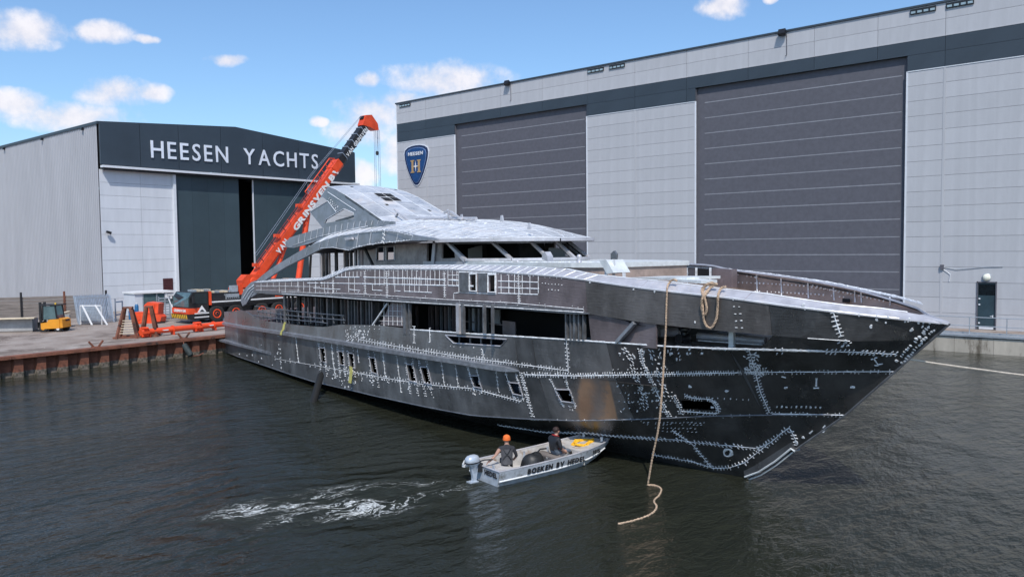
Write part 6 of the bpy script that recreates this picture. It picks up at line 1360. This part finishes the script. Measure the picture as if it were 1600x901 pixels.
# outboard motor on the transom
M_MOT = mat('outboard_silver', (.50, .55, .62), .28, .3, var=.1, scale=2)
def oval(mb, secs, n=20):
    rows = [[BP(-.27+dx+math.copysign(abs(math.cos(q_))**.75, math.cos(q_))*lx, .18+math.copysign(abs(math.sin(q_))**.75, math.sin(q_))*ly, z) for q_ in [2*math.pi*j/n for j in range(n+1)]] for z, lx, ly, dx in secs]
    return mb.grid(rows)
om = oval(MB(), [(.30, .07, .06, .04), (.44, .10, .08, .03), (.52, .17, .12, .0), (.57, .22, .155, -.02), (.66, .235, .165, -.03), (.74, .22, .155, -.03), (.80, .17, .12, -.02), (.83, .09, .06, -.01), (.835, .001, .001, 0)]).build('outboard_motor', M_MOT, bo, True)
oval(MB(), [(.595, .238, .170, -.025), (.60, .244, .174, -.025), (.625, .244, .174, -.025), (.63, .238, .170, -.025)]).build('cowl_band', M_BLK, om, True)
MB().ext([BP(-.37, .18-.05, .46), BP(-.12, .18-.05, .46), BP(-.17, .18-.04, .12), BP(-.22, .18-.03, -.35), BP(-.36, .18-.03, -.35), BP(-.30, .18-.05, .12)], BY*.10).build('leg', M_MOT, om)
MB().bar(BP(-.45, .18, .02), BP(-.15, .18, .02), .22, .03).build('cavitation_plate', M_MOT, om); MB().box(BP(-.05, .18, .42), (.14, .22, .26), BR).build('clamp_bracket', M_BLK, om); MB().tube([BP(-.10, .14, .60), BP(.12, .12, .62), BP(.38, .06, .60)], .022, 7).build('tiller', M_BLK, om, True)
MB().bar(BP(-.42, .5, .45), BP(-.05, .5, .42), .10, .07).tube([BP(-.42, .5, .5), BP(-.38, .46, .62)], .03, 6).build('side_bracket', M_WHP, om)
# black buoy sack, yellow rope
bg_ = MB(); c = BP(1.72, -.22, .02); n0 = 14; rows = []
for i in range(9):
    t = i/8*math.pi/2*1.0; z_ = .60*math.sin(t)**.8 if t > 0 else 0; r_ = .40*math.cos(t)**.6+.02; rows.append([c+BX*(math.cos(a_)*r_*(1+.08*math.sin(3*a_))+.05*z_)+BY*(math.sin(a_)*r_*.85)+Vector((0, 0, z_*(1+.05*math.sin(2*a_+1)))) for a_ in [2*math.pi*j/n0 for j in range(n0+1)]])
sk = thing('black_sack', c, 'rounded black rubber sack lying between the two men in the workboat', 'sack'); bg_.grid(rows); bg_.build('sack_body', mat('black_pvc', (.016, .017, .018), .5, var=.4, scale=6, bump=.4, bscale=6), sk, True)
MB().tube([c+BX*.1+Vector((0, 0, .55)), c+BX*.3+Vector((0, 0, .68)), c+BX*.55+Vector((0, 0, .66))], .025, 6).build('sack_handle', M_BLK, sk, True)
ry = MB(); P = []
for i in range(90):
    a_ = i*.42; r_ = .24+.07*math.sin(i*1.3); P.append(BP(4.05+math.cos(a_)*r_*1.4, .02+math.sin(a_)*r_, .50+.012*(i % 5)+.02*math.sin(i*.7)+(.02 if i > 45 else 0)+.03*math.cos(a_)))
ry.tube(P, .024, 6); tag(ry.build('yellow_rope', mat('yellow_rope', (.85, .45, .02), .7, var=.25, scale=9), None, True), 'yellow rope coiled on the foredeck of the workboat', 'rope')
# ---- people
SKIN = mat('skin', (.46, .26, .19), .55, var=.08); 
def person(name, base, f, J, R, EDG, mats, cls, lab, extra):
    """one continuous skinned figure; J joints in (forward, left, up) metres"""
    f = Vector(f).normalized(); l = Vector((-f.y, f.x, 0)); W = lambda p: Vector(base)+f*p[0]+l*p[1]+Vector((0, 0, p[2]))
    keys = list(J); me = bpy.data.meshes.new('body'); me.from_pydata([tuple(W(J[k])) for k in keys], [(keys.index(a), keys.index(b)) for a, b in EDG], [])
    o = bpy.data.objects.new('body_tmp', me); COL.objects.link(o); o.modifiers.new('skin', 'SKIN'); sub = o.modifiers.new('sub', 'SUBSURF'); sub.levels = 2; sub.render_levels = 2
    for i, k in enumerate(keys):
        r_ = R[k]; sv = me.skin_vertices[0].data[i]; sv.radius = (r_, r_) if not isinstance(r_, tuple) else r_; sv.use_root = (k == 'pelvis')
    bm_ = bpy.data.meshes.new_from_object(o.evaluated_get(bpy.context.evaluated_depsgraph_get())); bpy.data.objects.remove(o)
    bm_.materials.clear()
    for m_ in mats: bm_.materials.append(m_)
    pts = [(W(J[k]), cls[k]) for k in keys]; mids = []
    for a, b in EDG:
        for t in (.25, .5, .75): mids.append((W(J[a]).lerp(W(J[b]), t), cls[b]))
    pts += mids
    for p in bm_.polygons:
        p.use_smooth = True; c_ = p.center; p.material_index = min(pts, key=lambda q_: (q_[0]-c_).length_squared)[1]
    t = thing('person', base, lab, 'person'); b = obj('body', bm_, t)
    # fingers: five short bent chains at each wrist, in the body mesh's skin
    for sd in ('l', 'r'):
        h = W(J['hand_'+sd]); wr_ = W(J['wrist_'+sd]); d = (h-wr_).normalized(); sdv = d.cross(Vector((0, 0, 1))).normalized(); fm_ = MB()
        fm_.tube([wr_, wr_.lerp(h, .6), h], .03, 8, radii=[.027, .038, .036])
        for k in range(4): o_ = sdv*(-.03+k*.02); L_ = (.075, .085, .08, .062)[k]; fm_.tube([h+o_, h+o_+d*L_*.5+Vector((0, 0, -.01)), h+o_+d*L_*.85+Vector((0, 0, -.045))], .009, 6, radii=[.010, .009, .007])
        fm_.tube([wr_.lerp(h, .4)+sdv*.03, wr_.lerp(h, .7)+sdv*.06, h+sdv*.065+d*.01], .011, 6, radii=[.012, .011, .009]); fm_.build('hand', SKIN, t, True)
    extra(t, W); return t
E1 = [('pelvis', 'waist'), ('waist', 'chest'), ('chest', 'neck'), ('neck', 'chin'), ('chin', 'head'), ('head', 'crown')]
for sd in ('l', 'r'): E1 += [('chest', 'sh_'+sd), ('sh_'+sd, 'elbow_'+sd), ('elbow_'+sd, 'wrist_'+sd), ('wrist_'+sd, 'hand_'+sd), ('pelvis', 'hip_'+sd), ('hip_'+sd, 'knee_'+sd), ('knee_'+sd, 'ankle_'+sd), ('ankle_'+sd, 'toe_'+sd)]
RR = dict(pelvis=.15, waist=.135, chest=(.17, .15), neck=.058, chin=.07, head=.095, crown=.075, sh_l=.075, sh_r=.075, elbow_l=.048, elbow_r=.048, wrist_l=.03, wrist_r=.03, hand_l=.034, hand_r=.034, hip_l=.09, hip_r=.09, knee_l=.065, knee_r=.065, ankle_l=.045, ankle_r=.045, toe_l=.04, toe_r=.04)
C1 = {k: 1 for k in RR}; C1.update(neck=1, chin=0, head=0, crown=0, wrist_l=0, wrist_r=0, hand_l=0, hand_r=0, elbow_l=0)
for k in ('pelvis', 'hip_l', 'hip_r', 'knee_l', 'knee_r'): C1[k] = 2
for k in ('ankle_l', 'ankle_r', 'toe_l', 'toe_r'): C1[k] = 3
M_SHIRT = mat('dark_grey_shirt', (.028, .028, .034), .85, var=.25, scale=6); M_TROU = mat('dark_blue_trousers', (.025, .03, .045), .85, var=.25, scale=6); M_BOOT = mat('boots', (.02, .018, .016), .6)
seat = BP(.78, -.12, .38)
J1 = dict(pelvis=(0, 0, .10), waist=(.02, 0, .27), chest=(.03, 0, .46), neck=(.05, 0, .62), chin=(.08, 0, .70), head=(.09, 0, .80), crown=(.08, 0, .88),
          sh_l=(.03, .20, .53), elbow_l=(-.02, .34, .33), wrist_l=(-.06, .50, .18), hand_l=(-.07, .57, .14), sh_r=(.03, -.20, .53), elbow_r=(.08, -.30, .28), wrist_r=(.26, -.24, .14), hand_r=(.33, -.22, .11),
          hip_l=(.08, .10, .07), knee_l=(.46, .16, .10), ankle_l=(.50, .17, -.28), toe_l=(.64, .18, -.31), hip_r=(.08, -.10, .07), knee_r=(.46, -.14, .10), ankle_r=(.50, -.15, -.28), toe_r=(.64, -.16, -.31))
M_VEST = mat('grey_work_vest', (.085, .083, .09), .85, var=.2, scale=6); M_HAT = mat('orange_beanie', (.85, .17, .03), .8, var=.15, scale=12, bump=.4, bscale=60)
def ex1(t, W):
    a = MB()                                           # sleeveless vest back and front panel with dark cross straps
    prof = [(-.185, .185, .54), (-.19, .18, .40), (-.18, .17, .24), (-.18, .18, .06)]
    rows = []
    for i, (dx, hw, z) in enumerate(prof): rows.append([W((.03+dx*math.cos(q_), hw*math.sin(q_)*1.08, z)) for q_ in np.linspace(-1.2, 1.2, 9)])
    a.grid(rows); rows2 = [[p+Vector((0, 0, 0)) + (W((.02, 0, .3))-p)*.03 for p in r_] for r_ in rows]; a.grid(rows2, flip=True); a.build('vest', M_VEST, t, True)
    b = MB()
    for sg in (1, -1): b.tube([W((-.12, sg*.12, .57)), W((-.165, sg*.05, .44)), W((-.17, -sg*.02, .36)), W((-.13, -sg*.13, .22))], .014, 5)
    b.build('braces', M_BLK, t); h = MB().lathe(W((.07, 0, .785)), W((0, 0, 1))-W((0, 0, 0)), [(0, .108), (.04, .114), (.09, .108), (.13, .08), (.155, .02)], 16).build('beanie', M_HAT, t, True)
    MB().lathe(W((.075, 0, .78)), (0, 0, 1), [(-.015, .108), (0, .120), (.035, .120), (.045, .108)], 16).build('beanie_brim', M_HAT, h, True)
    MB().tube([W((.18, 0, .765)), W((.205, 0, .745))], .014, 6).build('nose', SKIN, t, True)
    for sg in (1, -1): MB().lathe(W((.07, sg*.095, .76)), W((0, sg, 0))-W((0, 0, 0)), [(0, .025), (.015, .018)], 8).build('ear', SKIN, t, True)
person('person', seat, (.70, .62, 0), J1, RR, E1, [SKIN, M_SHIRT, M_TROU, M_BOOT], C1, 'man in orange beanie and grey vest steering at the outboard motor, back to us', ex1)
seat2 = BP(2.78, .05, .33); M_JACK = mat('black_jacket', (.014, .015, .020), .6, var=.3, scale=5); M_JEAN = mat('faded_jeans', (.10, .13, .17), .85, var=.25, scale=6); M_RED = mat('red_lining', (.30, .015, .02), .8); M_HAIR = mat('dark_hair', (.03, .014, .012), .7, var=.3, scale=20)
J2 = dict(pelvis=(0, 0, .10), waist=(.03, 0, .27), chest=(.07, 0, .46), neck=(.11, 0, .61), chin=(.16, 0, .68), head=(.165, 0, .77), crown=(.14, 0, .85),
          sh_l=(.07, .20, .52), elbow_l=(.16, .26, .28), wrist_l=(.36, .20, .16), hand_l=(.43, .17, .13), sh_r=(.07, -.20, .52), elbow_r=(.10, -.27, .26), wrist_r=(.28, -.24, .11), hand_r=(.35, -.21, .09),
          hip_l=(.08, .10, .07), knee_l=(.52, .12, .16), ankle_l=(.78, .12, -.20), toe_l=(.92, .12, -.22), hip_r=(.08, -.10, .07), knee_r=(.55, -.14, .10), ankle_r=(.80, -.15, -.22), toe_r=(.94, -.16, -.24))
C2_ = dict(C1); C2_['elbow_l'] = 1; R2 = dict(RR); R2.update(waist=.15, chest=(.18, .165), sh_l=.085, sh_r=.085, elbow_l=.062, elbow_r=.062)
def ex2(t, W):
    MB().lathe(W((.135, 0, .775)), W((-.25, 0, 1))-W((0, 0, 0)), [(-.02, .095), (.02, .108), (.07, .104), (.11, .07), (.125, .01)], 16).build('hair', M_HAIR, t, True)
    MB().tube([W((.17, .09, .60)), W((.20, .04, .57)), W((.21, 0, .50)), W((.20, -.04, .57)), W((.14, -.10, .61)), W((.04, -.08, .64)), W((.02, 0, .65)), W((.04, .08, .64)), W((.17, .09, .60))], .022, 6).build('collar', M_RED, t, True)
    MB().tube([W((.23, -.03, .50)), W((.225, -.05, .34)), W((.20, -.06, .16))], .03, 6).build('jacket_lining', M_RED, t, True)
    MB().tube([W((.255, 0, .755)), W((.285, 0, .73)), W((.26, 0, .722))], .013, 6).build('nose', SKIN, t, True)
    for sg in (1, -1): MB().lathe(W((.15, sg*.095, .75)), W((0, sg, 0))-W((0, 0, 0)), [(0, .026), (.015, .018)], 8).build('ear', SKIN, t, True); MB().lathe(W((.245, sg*.035, .775)), W((1, 0, 0))-W((0, 0, 0)), [(0, .010), (.006, .008)], 6).build('eye', M_BLK, t, True)
    MB().tube([W((.245, .02, .70)), W((.25, 0, .698)), W((.245, -.02, .70))], .006, 5).build('mouth', M_RED, t)
person('person', seat2, tuple(BX), J2, R2, E1, [SKIN, M_JACK, M_JEAN, M_BOOT], C2_, 'dark haired man in black jacket and jeans sitting forward in the workboat', ex2)
